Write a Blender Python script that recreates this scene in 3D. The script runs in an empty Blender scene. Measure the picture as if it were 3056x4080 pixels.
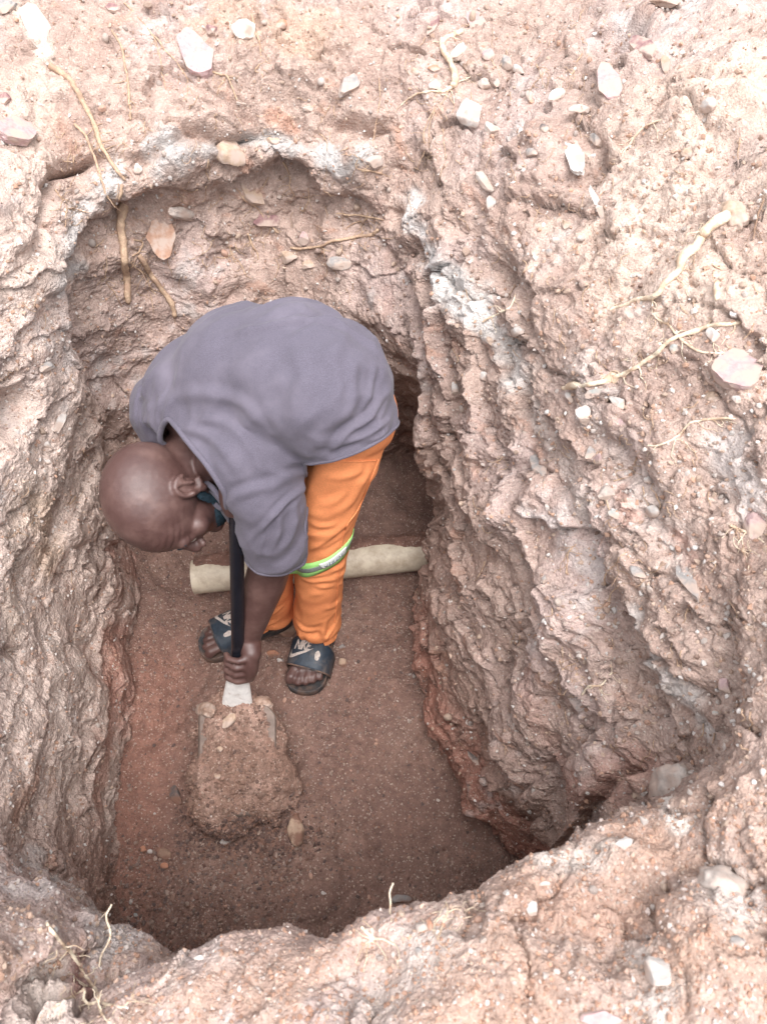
import bpy, bmesh, math, random
import numpy as np
from mathutils import Vector, Matrix, Euler
from mathutils.bvhtree import BVHTree
random.seed(7); rng = np.random.default_rng(7)
scene = bpy.context.scene
C = scene.collection

# ------------------------------------------------------------------ camera
PITCH = math.radians(54.0); CAM_H = 1.8; FPX = 3060.0; PW, PH = 3056.0, 4080.0
sp, cp = math.sin(PITCH), math.cos(PITCH)
cam_d = bpy.data.cameras.new('camera'); cam = bpy.data.objects.new('camera', cam_d); C.objects.link(cam)
cam.location = (0, 0, CAM_H); cam.rotation_euler = (math.radians(90) - PITCH, 0, 0)
cam_d.sensor_fit = 'VERTICAL'; cam_d.sensor_height = 36.0; cam_d.lens = 36.0 * FPX / PH
cam_d.clip_start = 0.02; cam_d.clip_end = 200
cam_d.dof.use_dof = True; cam_d.dof.focus_distance = 1.65; cam_d.dof.aperture_fstop = 9.0
scene.camera = cam

# ------------------------------------------------------------------ light (bright overcast)
SUN_EL, SUN_ROT = math.radians(70), math.radians(158)
w = bpy.data.worlds.new('World'); scene.world = w; w.use_nodes = True
nt = w.node_tree; nt.nodes.clear()
sky = nt.nodes.new('ShaderNodeTexSky'); sky.sky_type = 'NISHITA'; sky.sun_disc = False
sky.sun_elevation = SUN_EL; sky.sun_rotation = SUN_ROT; sky.air_density = 1.0; sky.dust_density = 4.0
hs = nt.nodes.new('ShaderNodeHueSaturation'); hs.inputs['Saturation'].default_value = 0.20
bg = nt.nodes.new('ShaderNodeBackground'); bg.inputs['Strength'].default_value = 0.15
wo = nt.nodes.new('ShaderNodeOutputWorld')
nt.links.new(sky.outputs[0], hs.inputs['Color']); nt.links.new(hs.outputs[0], bg.inputs['Color']); nt.links.new(bg.outputs[0], wo.inputs['Surface'])
sd = bpy.data.lights.new('sun', 'SUN'); sd.energy = 1.0; sd.angle = math.radians(45); sd.color = (1.0, 0.945, 0.935)
sun = bpy.data.objects.new('sun', sd); C.objects.link(sun)
# sun direction: azimuth measured like the sky texture (rotation 0 = +Y, clockwise)
sdir = Vector((math.sin(SUN_ROT) * math.cos(SUN_EL), math.cos(SUN_ROT) * math.cos(SUN_EL), math.sin(SUN_EL)))
sun.rotation_euler = sdir.to_track_quat('Z', 'Y').to_euler()
scene.view_settings.view_transform = 'Standard'; scene.view_settings.look = 'None'
scene.view_settings.gamma = 1.0; scene.view_settings.exposure = 1.34
scene.render.engine = 'CYCLES'
scene.cycles.max_bounces = 9; scene.cycles.diffuse_bounces = 8

# ------------------------------------------------------------------ helpers
def ray(px, py):
    u = (px - PW / 2) / FPX; v = (py - PH / 2) / FPX
    return np.array([u, cp - v * sp, -sp - v * cp])
def p(px, py, z):
    d = ray(px, py); t = (z - CAM_H) / d[2]
    return np.array([0, 0, CAM_H]) + d * t
def pd(px, py, dist):
    return np.array([0, 0, CAM_H]) + ray(px, py) * dist

def mix(a, b, t):
    t = t[..., None] if np.ndim(t) else t
    return a * (1 - t) + b * t
def sstep(a, b, x):
    t = np.clip((x - a) / (b - a), 0, 1); return t * t * (3 - 2 * t)

_perm = np.arange(256); np.random.default_rng(3).shuffle(_perm); _perm = np.concatenate([_perm, _perm]).astype(np.int32)
_grad = np.random.default_rng(5).normal(size=(256, 3)); _grad /= np.linalg.norm(_grad, axis=1)[:, None]; _grad = _grad.astype(np.float32)
def perlin(P):
    P = P.astype(np.float32); I = np.floor(P).astype(np.int32); F = P - I
    I &= 255
    W = F * F * F * (F * (F * 6 - 15) + 10)
    out = np.zeros(len(P), np.float32)
    for dx in (0, 1):
        px_ = _perm[(I[:, 0] + dx) & 255]; wx = W[:, 0] if dx else 1 - W[:, 0]
        for dy in (0, 1):
            py_ = _perm[(px_ + I[:, 1] + dy) & 255]; wy = wx * (W[:, 1] if dy else 1 - W[:, 1])
            for dz in (0, 1):
                g = _grad[_perm[(py_ + I[:, 2] + dz) & 255]]
                d = g[:, 0] * (F[:, 0] - dx) + g[:, 1] * (F[:, 1] - dy) + g[:, 2] * (F[:, 2] - dz)
                out += d * wy * (W[:, 2] if dz else 1 - W[:, 2])
    return out * 1.6
def fbm(P, f, n=3, g=0.5):
    o = 0; a = 1.0
    for i in range(n):
        o = o + a * perlin(P * f + 17.3 * i); a *= g; f *= 2.03
    return o
_jit = np.random.default_rng(9).random((256, 4)).astype(np.float32)
def worley(P):
    """distance to nearest jittered point, and a random id value"""
    P = P.astype(np.float32); I = np.floor(P - 0.5).astype(np.int32)
    best = np.full(len(P), 9.0, np.float32); idv = np.zeros(len(P), np.float32)
    for dx in (0, 1):
        for dy in (0, 1):
            for dz in (0, 1):
                J = I + np.array([dx, dy, dz], np.int32); K = J & 255
                h = _perm[(_perm[(_perm[K[:, 0]] + K[:, 1]) & 255] + K[:, 2]) & 255]
                c = J + 0.2 + 0.6 * _jit[h, :3]
                d = np.sqrt(((P - c) ** 2).sum(1)); m = d < best
                best[m] = d[m]; idv[m] = _jit[h[m], 3]
    return best, idv
_fd = np.random.default_rng(19).normal(size=(256, 3)).astype(np.float32)
def facets(P, tilt=1.0):
    """broken-chunk relief: every cell is a plane of its own height and tilt, with a crack at its border"""
    P = P.astype(np.float32); I = np.floor(P - 0.5).astype(np.int32); b1_ = np.full(len(P), 9.0, np.float32); b2_ = b1_.copy(); out = np.zeros(len(P), np.float32)
    for dx in (0, 1):
        for dy in (0, 1):
            for dz in (0, 1):
                J = I + np.array([dx, dy, dz], np.int32); K_ = J & 255
                h = _perm[(_perm[(_perm[K_[:, 0]] + K_[:, 1]) & 255] + K_[:, 2]) & 255]
                o = P - (J + 0.2 + 0.6 * _jit[h, :3]); d = np.sqrt((o ** 2).sum(1)); val = _jit[h, 3] - .5 + tilt * (o * _fd[h]).sum(1)
                m = d < b1_; b2_ = np.where(m, b1_, np.minimum(b2_, d)); out = np.where(m, val, out); b1_ = np.where(m, d, b1_)
    return out, b2_ - b1_

def link(name, me, parent=None, mat=None, **props):
    o = bpy.data.objects.new(name, me); C.objects.link(o)
    if mat: me.materials.append(mat)
    if parent: o.parent = parent
    for k, v in props.items(): o[k] = v
    return o
def np_mesh(name, V, F, col=None, smooth=True):
    me = bpy.data.meshes.new(name); V = np.asarray(V, np.float32); F = np.asarray(F, np.int32)
    n = F.shape[1]
    me.vertices.add(len(V)); me.vertices.foreach_set('co', V.ravel())
    me.loops.add(F.size); me.loops.foreach_set('vertex_index', F.ravel())
    me.polygons.add(len(F)); me.polygons.foreach_set('loop_start', np.arange(0, F.size, n, dtype=np.int32))
    me.update(calc_edges=True)
    me.polygons.foreach_set('use_smooth', np.full(len(F), smooth)); 
    if col is not None:
        a = me.color_attributes.new('Col', 'FLOAT_COLOR', 'POINT')
        a.data.foreach_set('color', np.concatenate([col, np.ones((len(V), 1))], 1).astype(np.float32).ravel())
    me.update(); return me

# ------------------------------------------------------------------ materials
def nodemat(name):
    m = bpy.data.materials.new(name); m.use_nodes = True; t = m.node_tree
    return m, t, t.nodes['Principled BSDF'], t.nodes, t.links
def soil_material(name, bump=0.6, scale=1.0, wet=0.0):
    m, t, b, N, L = nodemat(name)
    tc = N.new('ShaderNodeTexCoord'); at = N.new('ShaderNodeAttribute'); at.attribute_name = 'Col'
    n1 = N.new('ShaderNodeTexNoise'); n1.inputs['Scale'].default_value = 260 * scale; n1.inputs['Detail'].default_value = 5; n1.inputs['Roughness'].default_value = .65
    n2 = N.new('ShaderNodeTexNoise'); n2.inputs['Scale'].default_value = 45 * scale; n2.inputs['Detail'].default_value = 6; n2.inputs['Roughness'].default_value = .6
    v1 = N.new('ShaderNodeTexVoronoi'); v1.inputs['Scale'].default_value = 330 * scale
    v2 = N.new('ShaderNodeTexVoronoi'); v2.inputs['Scale'].default_value = 150 * scale
    for n in (n1, n2, v1, v2): L.new(tc.outputs['Object'], n.inputs['Vector'])
    # brightness modulation
    r1 = N.new('ShaderNodeMapRange'); r1.inputs[1].default_value = .3; r1.inputs[2].default_value = .7; r1.inputs[3].default_value = .78; r1.inputs[4].default_value = 1.20
    L.new(n1.outputs['Fac'], r1.inputs[0])
    r2 = N.new('ShaderNodeMapRange'); r2.inputs[1].default_value = .3; r2.inputs[2].default_value = .7; r2.inputs[3].default_value = .75; r2.inputs[4].default_value = 1.25
    L.new(n2.outputs['Fac'], r2.inputs[0])
    mu = N.new('ShaderNodeMath'); mu.operation = 'MULTIPLY'; L.new(r1.outputs[0], mu.inputs[0]); L.new(r2.outputs[0], mu.inputs[1])
    mc = N.new('ShaderNodeVectorMath'); mc.operation = 'SCALE'; L.new(at.outputs['Color'], mc.inputs[0]); L.new(mu.outputs[0], mc.inputs['Scale'])
    # grain specks: some voronoi cells pale, some dark
    sep = N.new('ShaderNodeSeparateColor'); L.new(v1.outputs['Color'], sep.inputs[0])
    g1 = N.new('ShaderNodeMapRange'); g1.inputs[1].default_value = .90; g1.inputs[2].default_value = .99; L.new(sep.outputs[0], g1.inputs[0])
    mx = N.new('ShaderNodeMix'); mx.data_type = 'RGBA'; L.new(g1.outputs[0], mx.inputs['Factor'])
    L.new(mc.outputs[0], mx.inputs['A']); 
    pale = N.new('ShaderNodeMix'); pale.data_type = 'RGBA'; pale.inputs['Factor'].default_value = .45; L.new(mc.outputs[0], pale.inputs['A']); pale.inputs['B'].default_value = (.62, .53, .45, 1)
    L.new(pale.outputs['Result'], mx.inputs['B'])
    L.new(mx.outputs['Result'], b.inputs['Base Color'])
    b.inputs['Roughness'].default_value = .92 - .25 * wet; b.inputs['Specular IOR Level'].default_value = .2 + .3 * wet
    # bump
    s1 = N.new('ShaderNodeMath'); s1.operation = 'MULTIPLY_ADD'; L.new(v1.outputs['Distance'], s1.inputs[0]); s1.inputs[1].default_value = -.8; L.new(n1.outputs['Fac'], s1.inputs[2])
    s2 = N.new('ShaderNodeMath'); s2.operation = 'MULTIPLY_ADD'; L.new(v2.outputs['Distance'], s2.inputs[0]); s2.inputs[1].default_value = -1.0; L.new(s1.outputs[0], s2.inputs[2])
    bp = N.new('ShaderNodeBump'); bp.inputs['Strength'].default_value = bump; bp.inputs['Distance'].default_value = .0028
    L.new(s2.outputs[0], bp.inputs['Height']); L.new(bp.outputs[0], b.inputs['Normal'])
    return m
M_wall = soil_material('dry_soil', .75); M_floor = soil_material('damp_soil', .8, 1.0, .5)

# ------------------------------------------------------------------ terrain control net
S = CAM_H / 1.62
# each station, walking clockwise round the pit: base, low, mid, under-crust, rim, beyond, outer, far   (metres / S)
ST = [
 # A back left corner
 [(-.62,1.14,-.02),(-.61,1.14,.28),(-.585,1.14,.55),(-.545,1.16,.76),(-.53,1.21,.87),(-.58,1.30,.95),(-.85,1.55,1.04),(-2.4,3.4,1.2)],
 # B back left
 [(-.42,1.22,-.02),(-.42,1.22,.28),(-.40,1.27,.55),(-.37,1.34,.76),(-.36,1.31,.87),(-.37,1.41,.94),(-.45,1.62,1.04),(-1.0,3.6,1.25)],
 # C back middle
 [(-.18,1.25,-.02),(-.18,1.25,.28),(-.19,1.30,.55),(-.19,1.38,.76),(-.20,1.37,.88),(-.19,1.46,.94),(-.18,1.66,1.03),(-.2,3.7,1.25)],
 # D back right corner
 [(.23,1.36,-.02),(.18,1.32,.22),(.055,1.13,.47),(.01,1.22,.72),(.005,1.32,.86),(.03,1.43,.94),(.05,1.63,1.03),(.6,3.7,1.25)],
 # E right wall, far
 [(.25,1.10,-.02),(.14,1.05,.25),(.072,1.01,.50),(.075,1.11,.72),(.08,1.17,.84),(.14,1.23,.92),(.32,1.42,1.07),(1.6,3.3,1.4)],
 # F
 [(.075,.90,-.02),(.095,.90,.28),(.115,.93,.52),(.13,.96,.72),(.16,.99,.84),(.22,1.02,.93),(.43,1.12,1.10),(2.2,2.2,1.35)],
 # F2
 [(.075,.72,-.02),(.105,.73,.26),(.14,.74,.48),(.185,.76,.68),(.225,.78,.82),(.29,.78,.92),(.45,.82,1.09),(2.2,1.3,1.4)],
 # G
 [(.138,.52,-.02),(.165,.52,.24),(.21,.52,.47),(.26,.54,.68),(.305,.56,.83),(.365,.57,.93),(.47,.60,1.06),(2.2,.6,1.4)],
 # H near right corner
 [(.235,.37,-.02),(.245,.37,.24),(.285,.36,.48),(.325,.35,.70),(.35,.34,.85),(.39,.33,.94),(.48,.33,1.04),(2.0,0,1.3)],
 # H2 notch
 [(.31,.275,-.02),(.31,.275,.26),(.315,.265,.52),(.318,.257,.70),(.314,.243,.83),(.33,.21,.92),(.41,.16,.99),(1.4,-.6,1.2)],
 # I near rim right
 [(.24,.11,-.02),(.24,.13,.28),(.225,.15,.55),(.215,.18,.74),(.20,.19,.83),(.21,.135,.88),(.24,.02,.93),(.7,-1.6,1.1)],
 # J near rim middle
 [(.05,.04,-.02),(.05,.06,.28),(.05,.09,.55),(.05,.12,.74),(.052,.130,.83),(.064,.088,.875),(.07,-.03,.92),(.2,-1.8,1.05)],
 # K
 [(-.08,.02,-.02),(-.08,.04,.28),(-.075,.06,.55),(-.07,.08,.73),(-.07,.092,.81),(-.07,.054,.85),(-.07,-.05,.89),(-.2,-1.8,1.0)],
 # K2
 [(-.25,.05,-.02),(-.23,.06,.28),(-.21,.07,.50),(-.195,.072,.68),(-.188,.068,.75),(-.185,.04,.80),(-.2,-.06,.85),(-.6,-1.8,1.0)],
 # L near left corner ledge
 [(-.42,.13,-.02),(-.40,.14,.20),(-.37,.14,.40),(-.325,.128,.55),(-.308,.120,.61),(-.33,.088,.72),(-.34,.0,.84),(-1.0,-1.5,1.0)],
 # M left near, jutting mound
 [(-.50,.24,-.02),(-.50,.25,.24),(-.475,.205,.46),(-.405,.145,.66),(-.338,.112,.85),(-.335,.07,.92),(-.42,.02,.96),(-1.6,-.8,1.1)],
 # M2
 [(-.505,.33,-.02),(-.515,.33,.26),(-.53,.31,.50),(-.55,.28,.70),(-.58,.24,.86),(-.62,.20,.93),(-.74,.15,1.0),(-2.0,-.3,1.2)],
 # N left, near
 [(-.52,.46,-.02),(-.54,.46,.26),(-.575,.46,.52),(-.62,.45,.74),(-.67,.42,.88),(-.72,.40,.94),(-.75,.3,1.0),(-2.2,.1,1.2)],
 # N2
 [(-.545,.62,-.02),(-.565,.62,.28),(-.595,.62,.54),(-.635,.62,.74),(-.68,.62,.87),(-.74,.62,.93),(-.88,.62,.99),(-2.2,.8,1.2)],
 # O left middle
 [(-.572,.80,-.02),(-.58,.80,.28),(-.60,.80,.54),(-.625,.81,.73),(-.655,.83,.85),(-.71,.84,.92),(-.82,.9,.99),(-2.3,1.5,1.2)],
 # P left, far
 [(-.60,.99,-.02),(-.59,.99,.28),(-.575,.99,.55),(-.56,.99,.75),(-.56,1.01,.86),(-.60,1.05,.93),(-.78,1.2,1.0),(-2.4,2.4,1.2)],
]
CP = np.array(ST, float) * S
far = CP[:, 7:8]; r7 = CP[:, 6:7]
CP = np.concatenate([CP[:, :7], r7 + (far - r7) * .14, r7 + (far - r7) * .45, far], 1)       # (M, 10, 3)
def cr_weights(f):
    return np.stack([-.5*f+f**2-.5*f**3, 1-2.5*f**2+1.5*f**3, .5*f+2*f**2-1.5*f**3, -.5*f**2+.5*f**3], -1)
def interp_axis(A, t, periodic):
    i = np.floor(t).astype(int); f = t - i; n = A.shape[0]
    if not periodic:
        i = np.clip(i, 0, n - 2); f = t - i
        Ap = np.concatenate([2*A[:1]-A[1:2], A, 2*A[-1:]-A[-2:-1]], 0); idx = i[:, None] + np.arange(4)[None]
    else:
        Ap = A; idx = (i[:, None] - 1 + np.arange(4)[None]) % n
    Wt = cr_weights(f)
    return np.einsum('nk,nk...->n...', Wt, Ap[idx])
Mst = len(ST)
def build_grid(nper, dens):
    tu = np.arange(Mst * nper) / nper
    tv = np.concatenate([np.linspace(k, k + 1, d, endpoint=False) for k, d in enumerate(dens)] + [[len(dens)]])
    G = interp_axis(CP, tu, True); G = interp_axis(np.swapaxes(G, 0, 1), tv, False)      # (rows, cols, 3)
    return G, tu, tv
def normals(G):
    du = np.roll(G, -1, 1) - np.roll(G, 1, 1); dv = np.gradient(G, axis=0)
    n = np.cross(du, dv); n /= np.linalg.norm(n, axis=-1)[..., None] + 1e-12
    return n
def grid_faces(nr, nc, per=True):
    r = np.arange(nr - 1)[:, None]; c = np.arange(nc if per else nc - 1)[None]; c2 = (c + 1) % nc
    a = r * nc + c; b = r * nc + c2; d = (r + 1) * nc + c; e = (r + 1) * nc + c2
    return np.stack([a, b, e, d], -1)
QUAL = 1.0
coarse, _, _ = build_grid(14, [10] * 9)
bvh0 = BVHTree.FromPolygons([Vector(v) for v in coarse.reshape(-1, 3)], grid_faces(coarse.shape[0], coarse.shape[1]).reshape(-1, 4).tolist())
CAMV = Vector((0, 0, CAM_H))
def at0(px, py):
    """point of the undisturbed earth surface (or pit floor) seen along this direction"""
    d = Vector(ray(px, py)).normalized(); h = bvh0.ray_cast(CAMV, d)
    q = np.array(h[0]) if h[0] is not None else p(px, py, 0)
    if q[2] < 0: q = p(px, py, 0)
    return q

G, tu, tv = build_grid(int(96 * QUAL), [int(d * QUAL) for d in (120, 120, 100, 70, 80, 90, 24, 16, 10)])
NR, NC = G.shape[:2]; Nn = normals(G)
mid = Nn[NR // 3, int(7.0 * NC / Mst)]
if mid[0] > 0: Nn = -Nn                       # right wall must face -X
P0 = G.reshape(-1, 3); NV = Nn.reshape(-1, 3)
TV = np.repeat(tv, NC); TU = np.tile(tu, NR)
steep = 1 - np.abs(NV[:, 2]); steep = sstep(.15, .6, steep)
def stw(c, wd):                                # smooth weight around station coordinate c
    d = np.abs((TU - c + Mst / 2) % Mst - Mst / 2); return 1 - sstep(wd * .5, wd, d)
near_w = stw(12.0, 4.2); right_w = stw(6.5, 3.6); left_w = stw(18.3, 3.0); back_w = stw(1.5, 2.6)
wallm = sstep(0, .4, TV) * (1 - sstep(3.9, 4.6, TV)); outer = sstep(4.0, 4.8, TV)

# --- relief
z0_ = P0[:, 2] / S
lw_ = left_w * wallm
rough = np.clip(.50 + 1.3 * fbm(P0 + 3, 4.2, 2), .12, 1.5) * (1 - .45 * lw_)
warp = np.stack([fbm(P0 + 5, 5, 2), fbm(P0 + 31, 5, 2), fbm(P0 + 77, 5, 2)], 1) * .03
Q = P0 + warp
disp = .028 * fbm(Q, 3.2, 2) + .017 * fbm(Q, 9, 2) * (1 + .5 * back_w * wallm)
# strata: long ledges that follow the layers
axis = np.stack([Q[:, 0] * .9, Q[:, 1] * .9, Q[:, 2]], 1)
ph = Q[:, 2] * 7.2 + 1.5 * perlin(P0 * np.array([3.0, 2.2, 5.0])) + .25 * perlin(P0 * 13)
saw = ph - np.floor(ph); saw = np.where(saw < .82, saw / .82, (1 - saw) / .18)
ledge_amt = (.4 + .9 * np.clip(perlin(P0 * 2.7 + 9) + .4, 0, 1.4))
disp += wallm * saw * ledge_amt * sstep(-.1, .35, perlin(P0 * 4.1 + 21)) * (.0035 * right_w + .0005 * left_w + .002 * back_w)
zs_ = 6.0 - 4.2 * back_w[:, None] * np.array([[0, 0, 1.0]])
streak = fbm(P0 * np.where(np.array([[0, 0, 1]]) == 1, zs_, 1.0), 9, 3, .6)
disp += wallm * streak * (.0022 - .0006 * right_w - .0022 * left_w)
disp += wallm * right_w * (.014 * fbm(Q * np.array([1, 1, 1.5]), 6, 3, .5) + .012 * np.clip(perlin(Q * np.array([9, 9, 15.]) + 3), -.2, .5))
# broken faces: chunks that pulled away along cracks, at three sizes, long in the direction of the layers
lay = np.stack([Q[:, 0], Q[:, 1] * .75, Q[:, 2] * 1.15 + Q[:, 1] * .25], 1)
wq = np.stack([perlin(P0 * 16), perlin(P0 * 16 + 9), perlin(P0 * 16 + 5)], 1) * .22 + np.stack([perlin(P0 * 48), perlin(P0 * 48 + 9), perlin(P0 * 48 + 5)], 1) * .10
fcm = (.35 + .65 * right_w * wallm + .35 * outer) * (1 + .35 * lw_)
fq, fe = facets(lay * 9 + wq, .9); disp += fcm * .023 * np.clip(fq, -1.1, 1.1) * (.55 + .45 * sstep(-.4, .2, perlin(P0 * 3.3 + 50))) - fcm * .006 * (1 - sstep(0, .10, fe))
fq, fe = facets(lay * 23 + wq * 1.6, .9); m_ = sstep(-.2, .4, perlin(P0 * 6 + 2)); disp += (.2 + fcm) * (.35 + .65 * m_) * .0075 * np.clip(fq, -1.1, 1.1)
fq, fe = facets(lay * 58 + wq * 2.2, .9); disp += (.2 + fcm) * .0036 * np.clip(fq, -1.1, 1.1) * np.clip(rough, .15, 1)
# buttresses left between spade cuts on the right wall
tb_ = TU * 1.35 + z0_ * .9 + .75 * perlin(P0 * 3.1 + 60) + .12 * perlin(P0 * 14); ub_ = tb_ - np.floor(tb_)
disp += right_w * wallm * (1 - sstep(.72, .9, z0_)) * (.036 * np.where(ub_ < .84, ub_ / .84, (1 - ub_) / .16) - .016) * sstep(-.5, .3, perlin(P0 * 2.3 + 91))
# the bank steps back above the crust shelf on the right; a brow of soil overhangs the crust at the back
tvw = TV + .35 * perlin(P0 * 7) + .18 * perlin(P0 * 19)
disp += right_w * sstep(-.5, .3, perlin(P0 * 5 + 8)) * (.022 * sstep(4.45, 4.85, tvw) * (1 - sstep(5.1, 5.9, tvw)) - .012 * sstep(4.0, 4.3, tvw) * (1 - sstep(4.4, 4.62, tvw)))
bkn = sstep(-.55, .25, perlin(P0 * 8 + 4)) * .7 + .1
disp += bkn * (back_w + .5 * left_w) * (.040 * sstep(4.42, 4.60, tvw) * (1 - sstep(4.9, 5.5, tvw)) - .020 * sstep(4.2, 4.35, tvw) * (1 - sstep(4.38, 4.5, tvw)) + .022 * sstep(3.45, 3.65, tvw) * (1 - sstep(4.1, 4.35, tvw)) - .025 * sstep(2.9, 3.3, tvw) * (1 - sstep(3.4, 3.55, tvw)))
# big broken clods and knobs
d1, i1 = worley(Q * 15 + .9 * np.stack([perlin(P0 * 30), perlin(P0 * 30 + 9), perlin(P0 * 30 + 5)], 1)); disp += (.5 - d1) * .013 * (i1 + .15) * (.55 + .55 * outer) * (1 - .5 * lw_)
d2, i2 = worley(Q * 42 + .8 * np.stack([perlin(P0 * 80), perlin(P0 * 80 + 9), perlin(P0 * 80 + 5)], 1)); disp += (.5 - d2) * .008 * i2 * (.6 + .6 * fbm(P0, 6, 1).clip(-.5, 1))
d3, i3 = worley(Q * 105); disp += np.clip(.45 - d3, 0, 1) * .0045 * (i3 > .45)
disp += rough * (.0052 * fbm(Q, 26, 2) + .0022 * np.abs(fbm(Q, 60, 2)) + .0016 * perlin(P0 * 150) + .0010 * perlin(P0 * 320))
# ridged crumble
rg = 1 - np.abs(perlin(Q * 19)); disp += rough * .0025 * (rg - .6)
fade = 1 - .0 * TV

# dents / hollows  (px, py, radius m, depth m)
for px_, py_, r_, a_ in [(1140, 700, .035, .075), (540, 385, .03, .05), (40, 1640, .045, .07), (2450, 150, .04, .07), (300, 640, .035, .05),
                         (980, 470, .02, .03), (2775, 3015, .014, .03), (1560, 860, .02, .03), (1880, 860, .05, .05), (2190, 3360, .05, .03),
                         (2110, 2270, .03, .035), (1780, 2420, .02, .02), (2330, 700, .03, .03), (880, 1010, .03, .03), (215, 3800, .012, .03), (240, 3900, .014, .045), (235, 4000, .016, .05),
                         (1480, 3870, .04, .03), (2420, 3700, .05, .035), (1990, 1080, .03, .04), (1180, 480, .02, .03), (620, 860, .03, .025)]:
    c = at0(px_, py_); dd = np.linalg.norm((P0 - c) * np.array([1, 1, 1.25]), axis=1); disp -= a_ * np.exp(-(dd / r_) ** 2)
# bulges
for px_, py_, r_, a_ in [(2050, 2000, .04, .045), (60, 3600, .06, .02), (2600, 3120, .022, .045), (1290, 3680, .02, .035), (1700, 3850, .07, .02),
                         (2250, 3800, .08, .03), (2850, 3700, .06, .03), (450, 760, .05, .02), (680, 600, .04, .03), (1050, 620, .03, .025),
                         (1420, 640, .04, .025), (1640, 900, .035, .02), (2650, 2600, .06, .03), (900, 3950, .08, .02), (2500, 2250, .06, .02)]:
    c = at0(px_, py_); dd = np.linalg.norm(P0 - c, axis=1); disp += a_ * np.exp(-(dd / r_) ** 2)
V = P0 + NV * disp[:, None]

# --- colour of the earth itself (layers, crust, stains)
def col(*c): return np.array(c, float)
TAN = col(.42, .312, .265); BRN = col(.34, .24, .20); PINK = col(.47, .362, .332); RED = col(.34, .155, .115); RUST = col(.42, .20, .12)
GREY = col(.55, .51, .49); DRK = col(.20, .14, .115); DAMP = col(.27, .165, .13)
z = P0[:, 2] / S
n_a = fbm(P0, 3.0, 4, .6); n_b = fbm(P0 + 40, 7.0, 4, .6); n_c = fbm(P0 * np.array([1, 1, 3.0]) + 8, 9.0, 4, .65); n_d = fbm(P0 + 60, 26, 3)
K = np.broadcast_to(TAN, P0.shape).copy()
K = mix(K, np.broadcast_to(PINK, K.shape), sstep(-.3, .6, n_a) * .8)
K = mix(K, np.broadcast_to(BRN, K.shape), sstep(.0, .55, n_b) * .6)
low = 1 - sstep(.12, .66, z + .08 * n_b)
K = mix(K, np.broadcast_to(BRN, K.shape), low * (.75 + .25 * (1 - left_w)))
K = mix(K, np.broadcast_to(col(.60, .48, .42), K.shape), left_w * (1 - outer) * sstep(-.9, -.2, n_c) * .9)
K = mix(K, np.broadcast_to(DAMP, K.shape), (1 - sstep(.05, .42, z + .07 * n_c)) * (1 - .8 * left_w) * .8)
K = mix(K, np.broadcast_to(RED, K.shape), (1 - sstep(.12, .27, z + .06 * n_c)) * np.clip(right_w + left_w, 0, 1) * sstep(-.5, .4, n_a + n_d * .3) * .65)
K = mix(K, np.broadcast_to(RUST, K.shape), sstep(.55, .95, n_c + .25 * n_d) * .30)
K = mix(K, np.broadcast_to(GREY, K.shape), sstep(.45, .9, n_a + .5 * n_d - .2 * low) * .5)
K = mix(K, np.broadcast_to(DRK, K.shape), sstep(.5, .9, -n_c + .3 * n_d) * .28 * wallm)
K = mix(K, np.broadcast_to(col(.44, .30, .23), K.shape), near_w * outer * sstep(-.2, .4, n_b) * .5)
def patch(pts, r, c, amt=1.0, edge=.15):
    if c is RED or c is RUST: amt *= .55
    global K
    P3 = [at0(*q) for q in pts]; dmin = np.full(len(P0), 9.0)
    for a, b in zip(P3[:-1] if len(P3) > 1 else P3, P3[1:] if len(P3) > 1 else P3):
        ab = b - a; L2 = max(ab @ ab, 1e-9); t = np.clip(((P0 - a) @ ab) / L2, 0, 1)
        dmin = np.minimum(dmin, np.linalg.norm(P0 - (a + t[:, None] * ab), axis=1))
    wt = 1 - sstep(edge, 1.0, dmin / r + .45 * n_b + .40 * n_d + .03)
    K = mix(K, np.broadcast_to(np.array(c), K.shape), wt * amt)
WHT = (.52, .49, .47); GR2 = (.41, .385, .37)
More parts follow.
